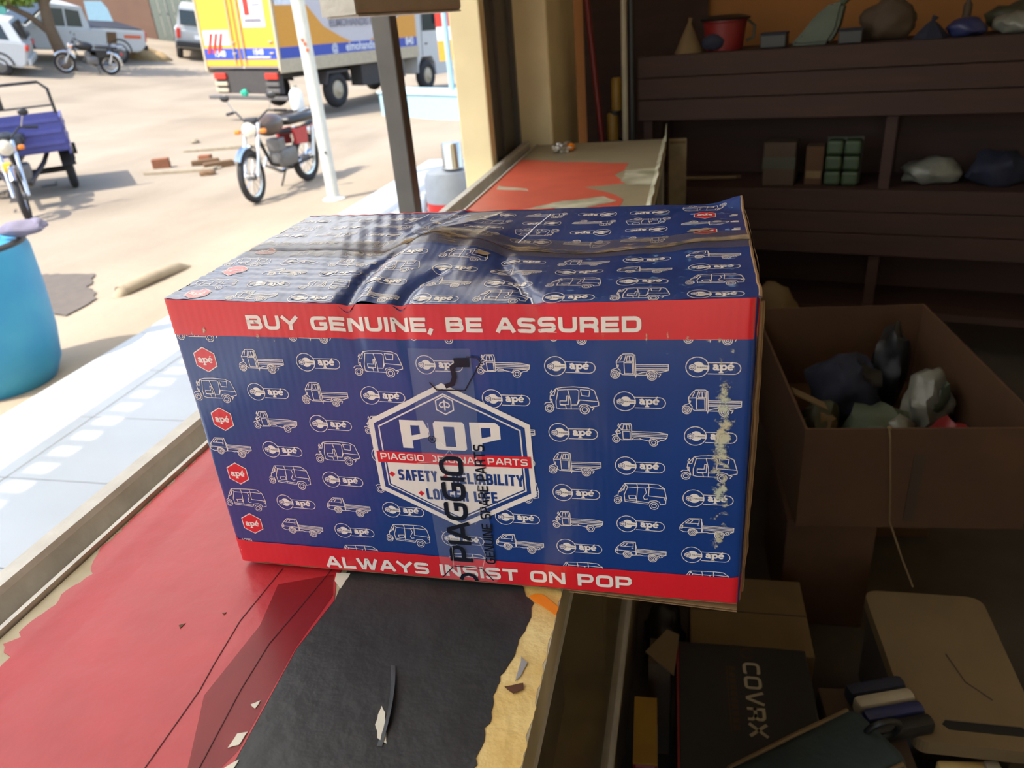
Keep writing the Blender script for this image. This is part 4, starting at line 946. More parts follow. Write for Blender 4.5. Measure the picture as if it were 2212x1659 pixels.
# packets inside the open carton
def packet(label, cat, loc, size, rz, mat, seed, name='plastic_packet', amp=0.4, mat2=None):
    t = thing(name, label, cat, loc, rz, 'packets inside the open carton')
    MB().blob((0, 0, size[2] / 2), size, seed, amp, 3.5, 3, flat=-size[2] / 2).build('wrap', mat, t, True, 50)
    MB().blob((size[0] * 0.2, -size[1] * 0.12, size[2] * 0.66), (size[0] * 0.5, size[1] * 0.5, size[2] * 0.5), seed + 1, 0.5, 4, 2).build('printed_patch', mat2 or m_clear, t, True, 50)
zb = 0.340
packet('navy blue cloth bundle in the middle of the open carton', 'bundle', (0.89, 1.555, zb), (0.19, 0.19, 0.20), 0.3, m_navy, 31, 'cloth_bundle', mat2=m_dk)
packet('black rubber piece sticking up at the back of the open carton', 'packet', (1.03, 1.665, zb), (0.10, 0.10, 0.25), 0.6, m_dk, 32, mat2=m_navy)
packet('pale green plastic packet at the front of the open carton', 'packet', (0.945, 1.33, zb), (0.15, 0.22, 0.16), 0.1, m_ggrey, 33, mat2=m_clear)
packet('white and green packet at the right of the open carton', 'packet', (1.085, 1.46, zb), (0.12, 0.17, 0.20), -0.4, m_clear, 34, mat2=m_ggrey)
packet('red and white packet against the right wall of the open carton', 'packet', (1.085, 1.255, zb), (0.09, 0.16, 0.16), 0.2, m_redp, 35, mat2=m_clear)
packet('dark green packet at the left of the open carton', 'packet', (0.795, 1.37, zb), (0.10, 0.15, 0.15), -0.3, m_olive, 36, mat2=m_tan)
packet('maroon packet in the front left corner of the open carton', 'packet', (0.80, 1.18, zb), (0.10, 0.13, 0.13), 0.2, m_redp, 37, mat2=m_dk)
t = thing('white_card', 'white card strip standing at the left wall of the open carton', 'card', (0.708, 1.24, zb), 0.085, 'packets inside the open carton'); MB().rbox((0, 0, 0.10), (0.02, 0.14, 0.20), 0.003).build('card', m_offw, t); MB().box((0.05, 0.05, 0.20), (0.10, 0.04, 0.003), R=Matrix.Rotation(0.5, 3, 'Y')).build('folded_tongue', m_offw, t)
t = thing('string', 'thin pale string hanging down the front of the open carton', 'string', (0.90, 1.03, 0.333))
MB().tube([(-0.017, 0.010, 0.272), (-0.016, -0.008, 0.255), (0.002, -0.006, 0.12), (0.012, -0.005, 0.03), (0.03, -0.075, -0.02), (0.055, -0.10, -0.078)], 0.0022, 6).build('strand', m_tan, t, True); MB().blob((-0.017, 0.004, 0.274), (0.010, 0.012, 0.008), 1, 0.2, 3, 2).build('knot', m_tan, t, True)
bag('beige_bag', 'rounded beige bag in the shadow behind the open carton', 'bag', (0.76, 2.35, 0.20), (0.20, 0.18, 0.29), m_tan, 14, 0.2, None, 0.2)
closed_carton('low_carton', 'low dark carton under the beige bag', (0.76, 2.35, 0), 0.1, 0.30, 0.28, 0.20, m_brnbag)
# --- white plastic lid with hand slot on a dark box
bl = closed_carton('dark_box', 'dark grey box under the aged white tray', (0.965, 0.745, 0), 0.02, 0.20, 0.31, 0.215, M('grey_board', (66, 62, 58), rough=0.7))
t = thing('plastic_tray', 'aged white plastic tray with a dark hand slot below the open carton', 'tray', (0.975, 0.72, 0.2155), 0.02)
def rpoly(x0, y0, x1, y1, r, corners=(1, 1, 1, 1)):
    o = []
    for (cx, cy, a, on) in ((x0 + r, y0 + r, PI, corners[0]), (x1 - r, y0 + r, 1.5 * PI, corners[1]), (x1 - r, y1 - r, 0, corners[2]), (x0 + r, y1 - r, 0.5 * PI, corners[3])):
        if on: o += [(cx + r * math.cos(a + k * PI / 10), cy + r * math.sin(a + k * PI / 10)) for k in range(6)]
        else: o.append((cx + r * (1 if math.cos(a + PI / 4) > 0 else -1), cy + r * (1 if math.sin(a + PI / 4) > 0 else -1)))
    return o
fnz = lambda x, y, z: (x, y, z)
sx = lambda x, y: x * (0.93 + 0.25 * (y + 0.2))
fl_ = lambda x, y, z: (sx(x, y), y, z)
mb = MB().prism(rpoly(-0.118, -0.145, 0.118, 0.20, 0.028, (0, 0, 1, 1)), 0, 0.03, fl_).prism(rpoly(-0.118, -0.20, 0.118, -0.168, 0.022, (1, 1, 0, 0)), 0, 0.03, fl_)
mb.prism([(-0.118, -0.168), (-0.05, -0.168), (-0.06, -0.157), (-0.05, -0.145), (-0.118, -0.145)], 0, 0.03, fl_).prism([(0.085, -0.168), (0.118, -0.168), (0.118, -0.145), (0.085, -0.145), (0.095, -0.157)], 0, 0.03, fl_)
mb.build('panel', m_offw, t); MB().prism(rpoly(-0.075, -0.17, 0.10, -0.143, 0.01), 0.015, 0.0275, fl_).build('slot_floor', m_dk, t)
MB().tube([(0.0, 0.02, 0.031), (0.015, -0.05, 0.031), (0.05, -0.09, 0.031)], 0.0012, 6).build('scratch', m_brnbag, t)
# --- black box with block lettering
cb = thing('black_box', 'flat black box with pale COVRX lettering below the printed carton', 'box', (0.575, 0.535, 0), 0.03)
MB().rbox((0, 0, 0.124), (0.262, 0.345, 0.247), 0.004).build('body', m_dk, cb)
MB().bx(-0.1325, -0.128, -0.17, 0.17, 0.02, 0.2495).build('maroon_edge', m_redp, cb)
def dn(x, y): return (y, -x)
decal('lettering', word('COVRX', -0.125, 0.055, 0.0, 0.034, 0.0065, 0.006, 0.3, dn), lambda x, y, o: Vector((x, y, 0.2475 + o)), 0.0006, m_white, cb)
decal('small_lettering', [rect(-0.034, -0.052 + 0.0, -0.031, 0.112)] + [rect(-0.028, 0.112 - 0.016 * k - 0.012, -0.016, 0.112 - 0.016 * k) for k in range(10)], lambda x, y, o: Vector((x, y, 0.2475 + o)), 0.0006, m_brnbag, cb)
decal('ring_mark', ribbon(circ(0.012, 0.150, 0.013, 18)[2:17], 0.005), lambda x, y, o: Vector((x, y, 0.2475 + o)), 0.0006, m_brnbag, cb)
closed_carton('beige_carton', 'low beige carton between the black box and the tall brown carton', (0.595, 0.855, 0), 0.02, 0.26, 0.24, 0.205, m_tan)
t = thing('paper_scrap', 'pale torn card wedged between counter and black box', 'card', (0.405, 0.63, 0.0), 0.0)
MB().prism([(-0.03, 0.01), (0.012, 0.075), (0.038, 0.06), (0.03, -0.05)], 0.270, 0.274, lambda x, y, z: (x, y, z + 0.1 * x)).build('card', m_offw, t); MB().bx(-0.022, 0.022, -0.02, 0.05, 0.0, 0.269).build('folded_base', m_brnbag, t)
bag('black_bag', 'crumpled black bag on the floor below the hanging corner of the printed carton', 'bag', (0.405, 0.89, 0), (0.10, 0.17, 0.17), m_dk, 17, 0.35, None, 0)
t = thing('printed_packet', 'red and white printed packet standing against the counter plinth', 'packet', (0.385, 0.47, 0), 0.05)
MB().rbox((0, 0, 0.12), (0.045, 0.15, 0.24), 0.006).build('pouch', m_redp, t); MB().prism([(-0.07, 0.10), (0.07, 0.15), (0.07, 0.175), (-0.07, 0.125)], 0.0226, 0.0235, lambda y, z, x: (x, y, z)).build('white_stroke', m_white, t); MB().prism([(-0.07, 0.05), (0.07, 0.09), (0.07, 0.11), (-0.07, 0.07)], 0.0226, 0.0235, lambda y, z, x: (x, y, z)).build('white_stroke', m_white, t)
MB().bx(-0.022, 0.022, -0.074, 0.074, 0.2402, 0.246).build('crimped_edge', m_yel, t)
# --- teal bag with pale piping, striped bundle, socket block at the bottom right
t = thing('padded_bag', 'dark teal padded bag with two pale piping lines in front of the black box', 'bag', (0.675, 0.392, 0.2505), 0.62)
m_teal = M('dark_teal_fabric', (38, 54, 58), rough=0.75, bump=0.15, bsc=30)
MB().rbox((0, 0, 0.03), (0.30, 0.13, 0.06), 0.022).build('body', m_teal, t, True, 50)
for yy in (-0.066, 0.066): MB().tube([(-0.145, yy, 0.02), (-0.13, yy * 0.93, 0.052), (0, yy * 0.9, 0.059), (0.13, yy * 0.93, 0.052), (0.145, yy, 0.02)], 0.004, 8).build('piping', m_tan, t, True)
MB().torus((0.15, 0, 0.055), 0.03, 0.006, (0.3, 1, 0.2)).build('loop_handle', m_dk, t, True)
closed_carton('dark_box', 'dark box under the striped bundle and padded bag', (0.79, 0.535, 0), 0.1, 0.13, 0.20, 0.235, m_seam)
t = thing('striped_bundle', 'blue and white striped bundle between the padded bag and the white tray', 'bundle', (0.832, 0.575, 0.2365), 0.35)
for k, mm in enumerate((m_navy, m_white, m_bluep, m_dk)): MB().rbox((0, 0.045 - 0.03 * k, 0.018), (0.115, 0.028, 0.036), 0.009).build('roll', mm, t, True, 40)
closed_carton('dark_box', 'small dark box under the socket block', (0.985, 0.50, 0), 0.0, 0.20, 0.10, 0.16, m_dk)
t = thing('socket_block', 'cream extension socket block in the bottom right corner', 'socket', (0.965, 0.50, 0.1605), 0.12)
MB().rbox((0, 0, 0.018), (0.105, 0.06, 0.036), 0.006).build('housing', m_creamtape, t, True, 40)
for x in (-0.022, 0.0, 0.022): MB().bx(x - 0.006, x + 0.006, -0.004, 0.010, 0.0355, 0.0366).build('socket_hole', m_dk, t)
MB().rbox((0.038, 0.002, 0.040), (0.026, 0.045, 0.012), 0.004).build('plug', m_white, t, True)
# --- goods inside the near glass counter
m_seen = [m_carton, m_brnbag, m_ggrey, m_navy, m_tan]
for k, (x, y, z, sx_, sy_, sz_, rz, lb) in enumerate(((0.17, 0.05, 0.632, 0.16, 0.22, 0.16, 0.1, 'brown box on the glass shelf inside the near counter'), (0.10, 0.35, 0.632, 0.20, 0.20, 0.20, -0.1, 'dull brown box behind glass at the far end of the counter shelf'), (0.20, 0.02, 0.275, 0.16, 0.24, 0.22, 0.2, 'grey-green box at the bottom of the near counter'), (0.14, 0.38, 0.275, 0.18, 0.20, 0.30, 0.0, 'navy box at the bottom of the near counter'), (0.21, 0.66, 0.275, 0.16, 0.22, 0.22, 0.1, 'tan box at the bottom of the near counter'))):
    closed_carton('stock_box', lb, (x, y, z), rz, sx_, sy_, sz_, m_seen[k])

# ================================================================== SHOP FRONT FITTINGS
m_greybox = M('grey_brown_metal', (176, 164, 148), rough=0.6, var=0.06)
t = thing('shutter_box', 'grey-brown metal box hung across the shop opening above the dark post', 'box', (-0.235, 1.375, 1.514))
MB().rbox((0, 0, 0.13), (0.07, 0.75, 0.26), 0.008).build('housing', m_greybox, t); MB().bx(-0.036, 0.036, -0.385, -0.375, 0.0, 0.26).build('end_cap', m_alu, t)
MB().bx(-0.01, 0.01, -0.02, 0.02, 0.26, 1.236).build('hanger', m_dark_metal, t); MB().bx(-0.034, 0.034, -0.37, 0.37, -0.004, 0.0).build('lower_lip', m_alu, t)

m_steel = M('stainless_steel', (190, 188, 182), rough=0.22, metal=0.95)
m_jgrey = M('grey_plastic_jug', (158, 164, 172), rough=0.45)
m_jred = M('red_plastic_jug', (206, 44, 40), rough=0.4)
t = thing('water_jug', 'grey and red insulated water jug on the porch beside the cream jamb', 'jug', (-1.10, 4.2, -0.12))
MB().lathe([(0.13, 0), (0.15, 0.02), (0.155, 0.50), (0.155, 0.56)], (0, 0, 0), 28).build('red_body', m_jred, t, True, 40); MB().lathe([(0.156, 0.56), (0.156, 0.70), (0.14, 0.745), (0.05, 0.765), (0, 0.766)], (0, 0, 0), 28).build('grey_lid', m_jgrey, t, True, 40)
MB().tube([(-0.16, 0, 0.6), (-0.185, 0, 0.5), (-0.16, 0, 0.4)], 0.014, 8).build('handle', m_jgrey, t, True); MB().cyl((0.06, -0.145, 0.08), (0.06, -0.20, 0.07), 0.016, None, 10).build('tap', m_jgrey, t)
t = thing('steel_cup', 'upturned stainless steel cup standing on the grey and red jug', 'cup', (-1.05, 4.18, 0.646)); MB().lathe([(0.070, 0), (0.066, 0.01), (0.062, 0.15), (0.058, 0.156), (0, 0.157)], (0, 0, 0), 26).build('cup_wall', m_steel, t, True, 40); MB().torus((0, 0, 0.004), 0.070, 0.004, (0, 0, 1)).build('rim', m_steel, t, True)

# ================================================================== STREET
m_tyre = M('tyre_rubber', (44, 42, 42), rough=0.85, var=0.15)
m_chrome = M('chrome', (206, 208, 210), rough=0.18, metal=1.0, var=0.03)
m_blk = M('black_paint', (34, 33, 33), rough=0.45)
m_grime = M('grey_engine', (112, 110, 108), rough=0.5, metal=0.5)
m_wpaint = M('white_car_paint', (188, 190, 188), rough=0.3, var=0.03)
m_dglass = M('dark_car_glass', (36, 44, 46), rough=0.1)
m_ored = M('tail_lamp_red', (190, 50, 36), rough=0.3)
m_amber = M('amber_lamp', (220, 120, 30), rough=0.3)
m_head = M('headlamp_glass', (206, 196, 176), rough=0.15)

# leaning white pole at the porch edge
t = thing('white_pole', 'white painted steel pole at the porch edge in front of the truck', 'pole', (-3.58, 7.5, -0.26))
m_pw = M('white_pole_paint', (188, 190, 184), rough=0.5, var=0.06)
MB().cyl((0, 0, 0), (0, 0, 2.66), 0.068, None, 20).build('shaft', m_pw, t, True); MB().lathe([(0.13, 0), (0.13, 0.03), (0.08, 0.05)], (0, 0, 0), 16).build('foot', m_pw, t)
m_op = M('orange_paint', (206, 92, 48), rough=0.6)
for z, a in ((1.66, -1.2), (1.60, -1.0), (1.70, -1.5)): MB().rbox((0.066 * math.cos(a), 0.066 * math.sin(a), z), (0.03, 0.03, 0.03), 0.006, a).build('paint_smear', m_op, t)
MB().cyl((0.03, -0.062, 0.55), (0.034, -0.072, 0.55), 0.014, None, 8).build('bolt', m_blk, t)

# blue tub
m_tub = M('sky_blue_plastic', (42, 128, 172), rough=0.5, var=0.10, sc=5, c2=(52, 142, 176))
t = thing('blue_barrel', 'big sky-blue plastic barrel at the porch edge on the left', 'barrel', (-3.54, 2.74, -0.26))
MB().lathe([(0.25, 0), (0.275, 0.02), (0.325, 0.12), (0.355, 0.30), (0.37, 0.55), (0.372, 0.80), (0.36, 0.84), (0.20, 0.86), (0, 0.86)], (0, 0, 0), 40).build('body', m_tub, t, True, 50)
MB().torus((0, 0, 0.84), 0.345, 0.02, (0, 0, 1), 40).build('rim', m_blk, t, True)
t = thing('metal_basin', 'dull metal basin on top of the blue barrel', 'basin', (-3.58, 2.72, 0.60)); MB().lathe([(0.15, 0.0), (0.22, 0.05), (0.24, 0.055), (0.22, 0.048), (0.14, 0.012), (0, 0.01)], (0, 0, 0), 28).build('bowl', m_steel, t, True, 60); MB().torus((0, 0, 0.055), 0.238, 0.006, (0, 0, 1)).build('rim', m_steel, t, True)
t = thing('cloth_roll', 'grey-violet cloth roll hanging over the edge of the blue barrel', 'cloth', (-3.28, 2.90, 0.60), 0.4); m_cl = M('violet_grey_cloth', (112, 108, 128), rough=0.9); MB().blob((0.06, 0, 0.045), (0.24, 0.12, 0.09), 4, 0.25, 3, 3, flat=-0.045).build('roll', m_cl, t, True, 60); MB().blob((0.14, 0.02, 0.05), (0.10, 0.11, 0.07), 7, 0.25).build('folded_end', m_cl, t, True, 60)
# pipe, dark patch, rubble
t = thing('buried_pipe', 'sandy pipe half buried beside the porch behind the blue barrel', 'pipe', (-3.9, 4.6, -0.25)); MB().tube([(-0.06, -0.34, -0.02), (-0.03, -0.30, 0.04), (0.02, 0.0, 0.05), (0.05, 0.30, 0.035), (0.06, 0.42, -0.03)], 0.05, 12).build('tube', M('sand_caked_pipe', (146, 132, 110), rough=0.9), t, True); MB().torus((-0.04, -0.31, 0.03), 0.052, 0.008, (0.1, 1, 0.2)).build('pipe_mouth', m_sand, t, True)
m_darksand = M('dark_sand', (88, 79, 70), rough=0.8)
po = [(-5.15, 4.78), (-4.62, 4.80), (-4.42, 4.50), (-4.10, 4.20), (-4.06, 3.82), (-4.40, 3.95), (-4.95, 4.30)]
def drape(poly, mat, label, lift=0.012, name='dark_sand_patch'):
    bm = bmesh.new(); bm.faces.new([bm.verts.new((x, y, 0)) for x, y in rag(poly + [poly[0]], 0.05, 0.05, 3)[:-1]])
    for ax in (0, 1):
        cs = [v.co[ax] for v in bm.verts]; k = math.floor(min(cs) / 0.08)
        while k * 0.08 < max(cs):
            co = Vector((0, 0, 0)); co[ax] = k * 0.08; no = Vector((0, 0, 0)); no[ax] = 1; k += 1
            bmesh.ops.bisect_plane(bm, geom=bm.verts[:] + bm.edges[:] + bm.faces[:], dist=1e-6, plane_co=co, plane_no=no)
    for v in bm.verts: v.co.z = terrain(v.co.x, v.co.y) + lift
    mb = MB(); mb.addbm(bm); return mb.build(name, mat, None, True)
tag(drape(po, m_darksand, ''), 'dark flat patch on the sand behind the blue barrel', 'puddle')  # separate flat mesh in a darker sand colour
m_brick = M('red_brick', (132, 84, 58), rough=0.9); m_conc = M('broken_concrete', (140, 128, 108), rough=0.9, var=0.15); m_rust = M('rusty_wood', (104, 78, 52), rough=0.9)
RUB = [('brick', 'reddish brick standing on the left of the rubble in the street', 'brick', (-7.83, 10.25), (0.26, 0.14, 0.17), 0.5, m_brick), ('slab', 'flat pale slab under the reddish brick', 'slab', (-7.25, 9.95), (1.15, 0.30, 0.06), 0.12, m_conc), ('plank_piece', 'short brown board in the middle of the rubble', 'board', (-7.15, 10.42), (0.42, 0.12, 0.10), 0.55, m_rust), ('plank_piece', 'brown board leaning on the right of the rubble', 'board', (-6.72, 10.12), (0.44, 0.12, 0.11), 0.7, m_rust), ('brick', 'small brick at the back of the rubble', 'brick', (-7.36, 10.75), (0.2, 0.13, 0.12), 0.2, m_brick), ('slab', 'long pale slab behind the rubble', 'slab', (-7.7, 12.0), (1.5, 0.40, 0.07), 0.25, m_conc), ('stone', 'small stone in front of the rubble', 'stone', (-6.55, 9.55), (0.26, 0.18, 0.10), 0.2, m_rust), ('stone', 'lone stone behind the long pale slab', 'stone', (-8.83, 12.7), (0.16, 0.14, 0.10), 0.9, m_conc)]
for k, (nm, lb, ct, (x, y), sz, rz, mt) in enumerate(RUB):
    t = thing(nm, lb, ct, (x, y, terrain(x, y) - 0.015), rz)
    if nm == 'stone': MB().blob((0, 0, sz[2] * 0.45), sz, k, 0.3, 3, 2).build('stone_body', mt, t, True, 30)
    else:
        MB().rbox((0, 0, sz[2] / 2), sz, 0.012).build('block', mt, t); MB().blob((sz[0] * 0.42, 0, sz[2] * 0.5), (sz[0] * 0.25, sz[1] * 0.8, sz[2] * 0.8), k, 0.4, 4, 2).build('broken_end', mt, t)

# ---- two-wheelers
def wheel(name, par, c, R, w, rimm, spokes=12):
    o = MB().torus(c, R - w / 2, w / 2, (1, 0, 0), 30, 8).build(name, m_tyre, par, True)
    MB().torus(c, R - w * 1.05, w * 0.22, (1, 0, 0), 30, 6).build('rim', rimm, o, True)
    c = Vector(c); MB().cyl(c - Vector((0.05, 0, 0)), c + Vector((0.05, 0, 0)), 0.04, None, 12).build('hub', m_grime, o, True)
    for k in range(spokes):
        a = 2 * PI * k / spokes; d = Vector((0, math.cos(a), math.sin(a)))
        MB().cyl(c + d * 0.03, c + d * (R - w), 0.005, None, 5, False).build('spoke', m_chrome, o)
    return o
def front_end(t, y, R, zt, fy, steer=0.0):
    old = set(t.children)
    front_parts(t, y, R, zt, fy)
    T = Matrix.Translation((0, y - 0.1, 0)) @ Matrix.Rotation(steer, 4, 'Z') @ Matrix.Translation((0, 0.1 - y, 0))
    for c in set(t.children) - old:
        c.data.transform(T)
        for g in c.children: g.data.transform(T)
def front_parts(t, y, R, zt, fy):
    """fork, headlamp, handlebar for a front wheel at (0, y)"""
    wheel('front_wheel', t, (0, y, R), R, 0.075, m_chrome)
    for s in (-1, 1): MB().cyl((s * 0.075, y, R), (s * 0.085, fy, zt), 0.022, None, 10).build('fork_leg', m_chrome, t, True)
    MB().tube([(0, y + (R + 0.03) * math.sin(a), R + (R + 0.03) * math.cos(a)) for a in [-1.1 + 0.2 * i for i in range(11)]], 0.035, 8).build('front_fender', m_chrome, t, True)
    MB().lathe([(0.03, -0.09), (0.075, -0.05), (0.09, 0.0), (0.092, 0.012)], (0, fy + 0.09, zt - 0.06), 20, Matrix.Rotation(-PI / 2, 3, 'X')).build('headlamp', m_chrome, t, True, 50)
    MB().lathe([(0.085, 0.0), (0.05, 0.02), (0, 0.025)], (0, fy + 0.10, zt - 0.06), 20, Matrix.Rotation(-PI / 2, 3, 'X')).build('headlamp_glass', m_head, t, True)
    for s in (-1, 1): MB().rbox((s * 0.16, fy + 0.06, zt - 0.08), (0.07, 0.06, 0.05), 0.015).build('indicator', m_amber, t, True)
    MB().tube([(-0.37, fy - 0.20, zt + 0.10), (-0.20, fy - 0.08, zt + 0.13), (-0.07, fy, zt + 0.02), (0.07, fy, zt + 0.02), (0.20, fy - 0.08, zt + 0.13), (0.37, fy - 0.20, zt + 0.10)], 0.012, 8).build('handlebar', m_blk, t, True)
    for s in (-1, 1):
        MB().cyl((s * 0.26, fy - 0.12, zt + 0.12), (s * 0.38, fy - 0.205, zt + 0.10), 0.018, None, 8).build('grip', m_blk, t)
        MB().cyl((s * 0.22, fy - 0.09, zt + 0.13), (s * 0.28, fy - 0.06, zt + 0.27), 0.006, None, 6).build('mirror_stem', m_chrome, t)
        MB().blob((s * 0.29, fy - 0.06, zt + 0.29), (0.12, 0.03, 0.08), 1, 0.05, 1, 2).build('mirror', m_blk, t, True)
    MB().rbox((0, fy - 0.02, zt + 0.03), (0.16, 0.08, 0.07), 0.02).build('gauge', m_blk, t, True)
def motorcycle(label, loc, rz, body, side):
    t = thing('motorcycle', label, 'motorcycle', loc, rz)
    front_end(t, 1.25, 0.30, 0.86, 0.98, 0.14)
    wheel('rear_wheel', t, (0, 0, 0.30), 0.30, 0.09, m_chrome)
    MB().tube([(0, 0.98, 0.78), (0, 0.55, 0.70), (0, 0.05, 0.66), (0, -0.30, 0.70)], 0.028, 8).build('frame_spine', m_blk, t, True)
    MB().tube([(0, 0.98, 0.76), (0, 0.78, 0.36), (0, 0.35, 0.24)], 0.022, 8).build('down_tube', m_blk, t, True)
    MB().blob((0, 0.66, 0.80), (0.26, 0.50, 0.26), 2, 0.05, 1.0, 3).build('tank', body, t, True, 60)
    MB().rbox((0, 0.06, 0.80), (0.25, 0.66, 0.10), 0.045).build('seat', m_blk, t, True, 50)
    MB().rbox((0, 0.48, 0.40), (0.22, 0.34, 0.22), 0.04).build('engine', m_grime, t, True, 40); MB().rbox((0, 0.60, 0.56), (0.18, 0.16, 0.16), 0.02).build('cylinder', m_grime, t)
    for s in (-1, 1):
        MB().prism([(0.08, 0.50), (0.34, 0.52), (0.36, 0.70), (0.04, 0.70)], s * 0.10, s * 0.135, lambda y, z, x: (x, y, z)).build('side_panel', side, t)
        MB().cyl((s * 0.12, 0.0, 0.32), (s * 0.13, -0.10, 0.68), 0.028, None, 10).build('shock_absorber', m_chrome, t, True)
        MB().tube([(s * 0.09, 0.34, 0.28), (s * 0.09, 0.0, 0.30)], 0.018, 8).build('swing_arm', m_blk, t)
    MB().tube([(0.10, 0.66, 0.48), (0.13, 0.74, 0.34), (0.14, 0.40, 0.20), (0.15, 0.0, 0.24), (0.15, -0.38, 0.32)], [0.02, 0.02, 0.025, 0.04, 0.042], 10).build('exhaust', m_chrome, t, True)
    MB().tube([(0, -0.33 * math.sin(a) - 0.0, 0.30 + 0.35 * math.cos(a)) for a in [-0.6 + 0.25 * i for i in range(10)]], 0.05, 8).build('rear_fender', m_chrome, t, True)
    MB().rbox((0, -0.36, 0.62), (0.12, 0.06, 0.09), 0.02).build('tail_lamp', m_ored, t, True)
    MB().tube([(-0.10, -0.10, 0.84), (-0.11, -0.42, 0.86), (0.11, -0.42, 0.86), (0.10, -0.10, 0.84)], 0.01, 6).build('luggage_rack', m_chrome, t, True)
    MB().tube([(0.1, 0.35, 0.22), (0.24, 0.30, 0.0)], 0.012, 6).build('side_stand', m_blk, t)
    return t
m_tank = M('brown_black_tank', (84, 70, 62), rough=0.3); m_sidered = M('red_panel', (168, 46, 50), rough=0.35)
motorcycle('parked motorcycle with red side panels left of the white pole', (-4.52, 8.78, -0.255), 3.078, m_tank, m_sidered)
t = thing('white_can', 'white plastic can on the rack of the motorcycle by the white pole', 'can', (-4.61, 9.02, 0.615), 0.3); MB().lathe([(0.075, 0), (0.085, 0.02), (0.085, 0.20), (0.06, 0.24), (0.03, 0.25), (0.03, 0.28)], (0, 0, 0), 20).build('body', M('bright_white_plastic', (226, 228, 226), rough=0.4), t, True, 40); MB().lathe([(0.036, 0.275), (0.036, 0.30), (0, 0.301)], (0, 0, 0), 14).build('cap', m_white, t)
tb = motorcycle('dark motorcycle parked under the tree beside the white pickup', (-17.75, 22.0, terrain(-17.75, 22.0) + 0.02), 2.29, m_blk, m_blk)

# cargo tricycle
m_indigo = M('indigo_paint', (76, 78, 140), rough=0.5, var=0.08)
t = thing('cargo_tricycle', 'three-wheeled cargo motorcycle with indigo load bed on the left edge of the street', 'tricycle', (-8.76, 8.60, terrain(-8.76, 8.6) - 0.03), 3.865)
front_end(t, 2.28, 0.30, 0.90, 2.0)
for s in (-1, 1): wheel('rear_wheel', t, (s * 0.53, 0, 0.29), 0.29, 0.11, m_blk, 8)
MB().cyl((-0.5, 0, 0.29), (0.5, 0, 0.29), 0.04, None, 12).build('rear_axle', m_blk, t)
MB().bx(-0.62, 0.62, -0.85, 0.78, 0.60, 0.64).build('bed_floor', m_indigo, t)
def ribbed(x0, x1, y, z0, z1, nm):
    mb = MB().bx(x0, x1, y - 0.012, y + 0.012, z0, z1)
    for k in range(3): z = z0 + (z1 - z0) * (0.2 + 0.3 * k); mb.bx(x0 + 0.02, x1 - 0.02, y - 0.028, y + 0.028, z - 0.025, z + 0.025)
    return mb.build(nm, m_indigo, t)
ribbed(-0.62, 0.62, 0.78, 0.62, 1.10, 'bed_front'); ribbed(-0.62, 0.62, -0.85, 0.62, 1.00, 'tail_gate')
for s in (-1, 1):
    mb = MB().bx(s * 0.62 - 0.012, s * 0.62 + 0.012, -0.85, 0.78, 0.55, 1.02)
    for z in (0.70, 0.88): mb.bx(s * 0.62 - 0.024, s * 0.62 + 0.024, -0.8, 0.74, z - 0.02, z + 0.02)
    mb.build('bed_side', m_indigo, t)
    MB().prism([(-0.38, 0.36), (-0.30, 0.55), (0.30, 0.55), (0.38, 0.36), (0.34, 0.36), (0.26, 0.50), (-0.26, 0.50), (-0.34, 0.36)], s * 0.46, s * 0.64, lambda y, z, x: (x, y, z)).build('mudguard', m_blk, t)
    MB().rbox((s * 0.66, -0.70, 0.48), (0.05, 0.10, 0.16), 0.01).build('mudflap', m_blk, t)
MB().tube([(-0.60, 0.80, 1.08), (-0.59, 0.80, 1.38), (-0.50, 0.80, 1.47), (0.50, 0.80, 1.47), (0.59, 0.80, 1.38), (0.60, 0.80, 1.08)], 0.02, 8).build('guard_hoop', m_blk, t, True)
MB().cyl((-0.59, 0.80, 1.18), (0.59, 0.80, 1.18), 0.012, None, 8).build('guard_rail', m_blk, t); MB().rbox((0.08, 0.81, 1.32), (0.24, 0.02, 0.28), 0.005).build('back_pad', m_blk, t)
MB().tube([(0, 2.0, 0.84), (0, 1.5, 0.62), (0, 0.9, 0.56), (0, -0.7, 0.52)], 0.04, 8).build('frame_spine', m_blk, t, True)
for s in (-1, 1): MB().tube([(s * 0.10, 1.75, 0.36), (s * 0.28, 0.9, 0.50), (s * 0.34, -0.8, 0.55)], 0.03, 8).build('frame_rail', m_blk, t, True)
MB().blob((0, 1.55, 0.84), (0.30, 0.52, 0.28), 3, 0.05, 1, 3).build('tank', m_blk, t, True, 60); MB().rbox((0, 1.08, 0.84), (0.34, 0.46, 0.12), 0.04).build('seat', m_blk, t, True, 50)
MB().rbox((0, 1.45, 0.44), (0.28, 0.36, 0.28), 0.04).build('engine', m_grime, t, True, 40)
MB().rbox((0.04, 2.16, 0.62), (0.10, 0.05, 0.12), 0.02).build('yellow_horn', M('yellow_horn', (224, 176, 40), rough=0.4), t, True)
MB().rbox((0.19, 2.02, 0.78), (0.04, 0.08, 0.14), 0.012).build('orange_indicator', m_amber, t, True); MB().rbox((0.30, 1.95, 0.86), (0.16, 0.05, 0.05), 0.012).build('red_grip_cover', m_ored, t, True)
for s in (-1, 1): MB().tube([(s * 0.2, 1.70, 0.30), (s * 0.36, 1.55, 0.28), (s * 0.36, 1.30, 0.28)], 0.014, 6).build('crash_bar', m_blk, t, True)

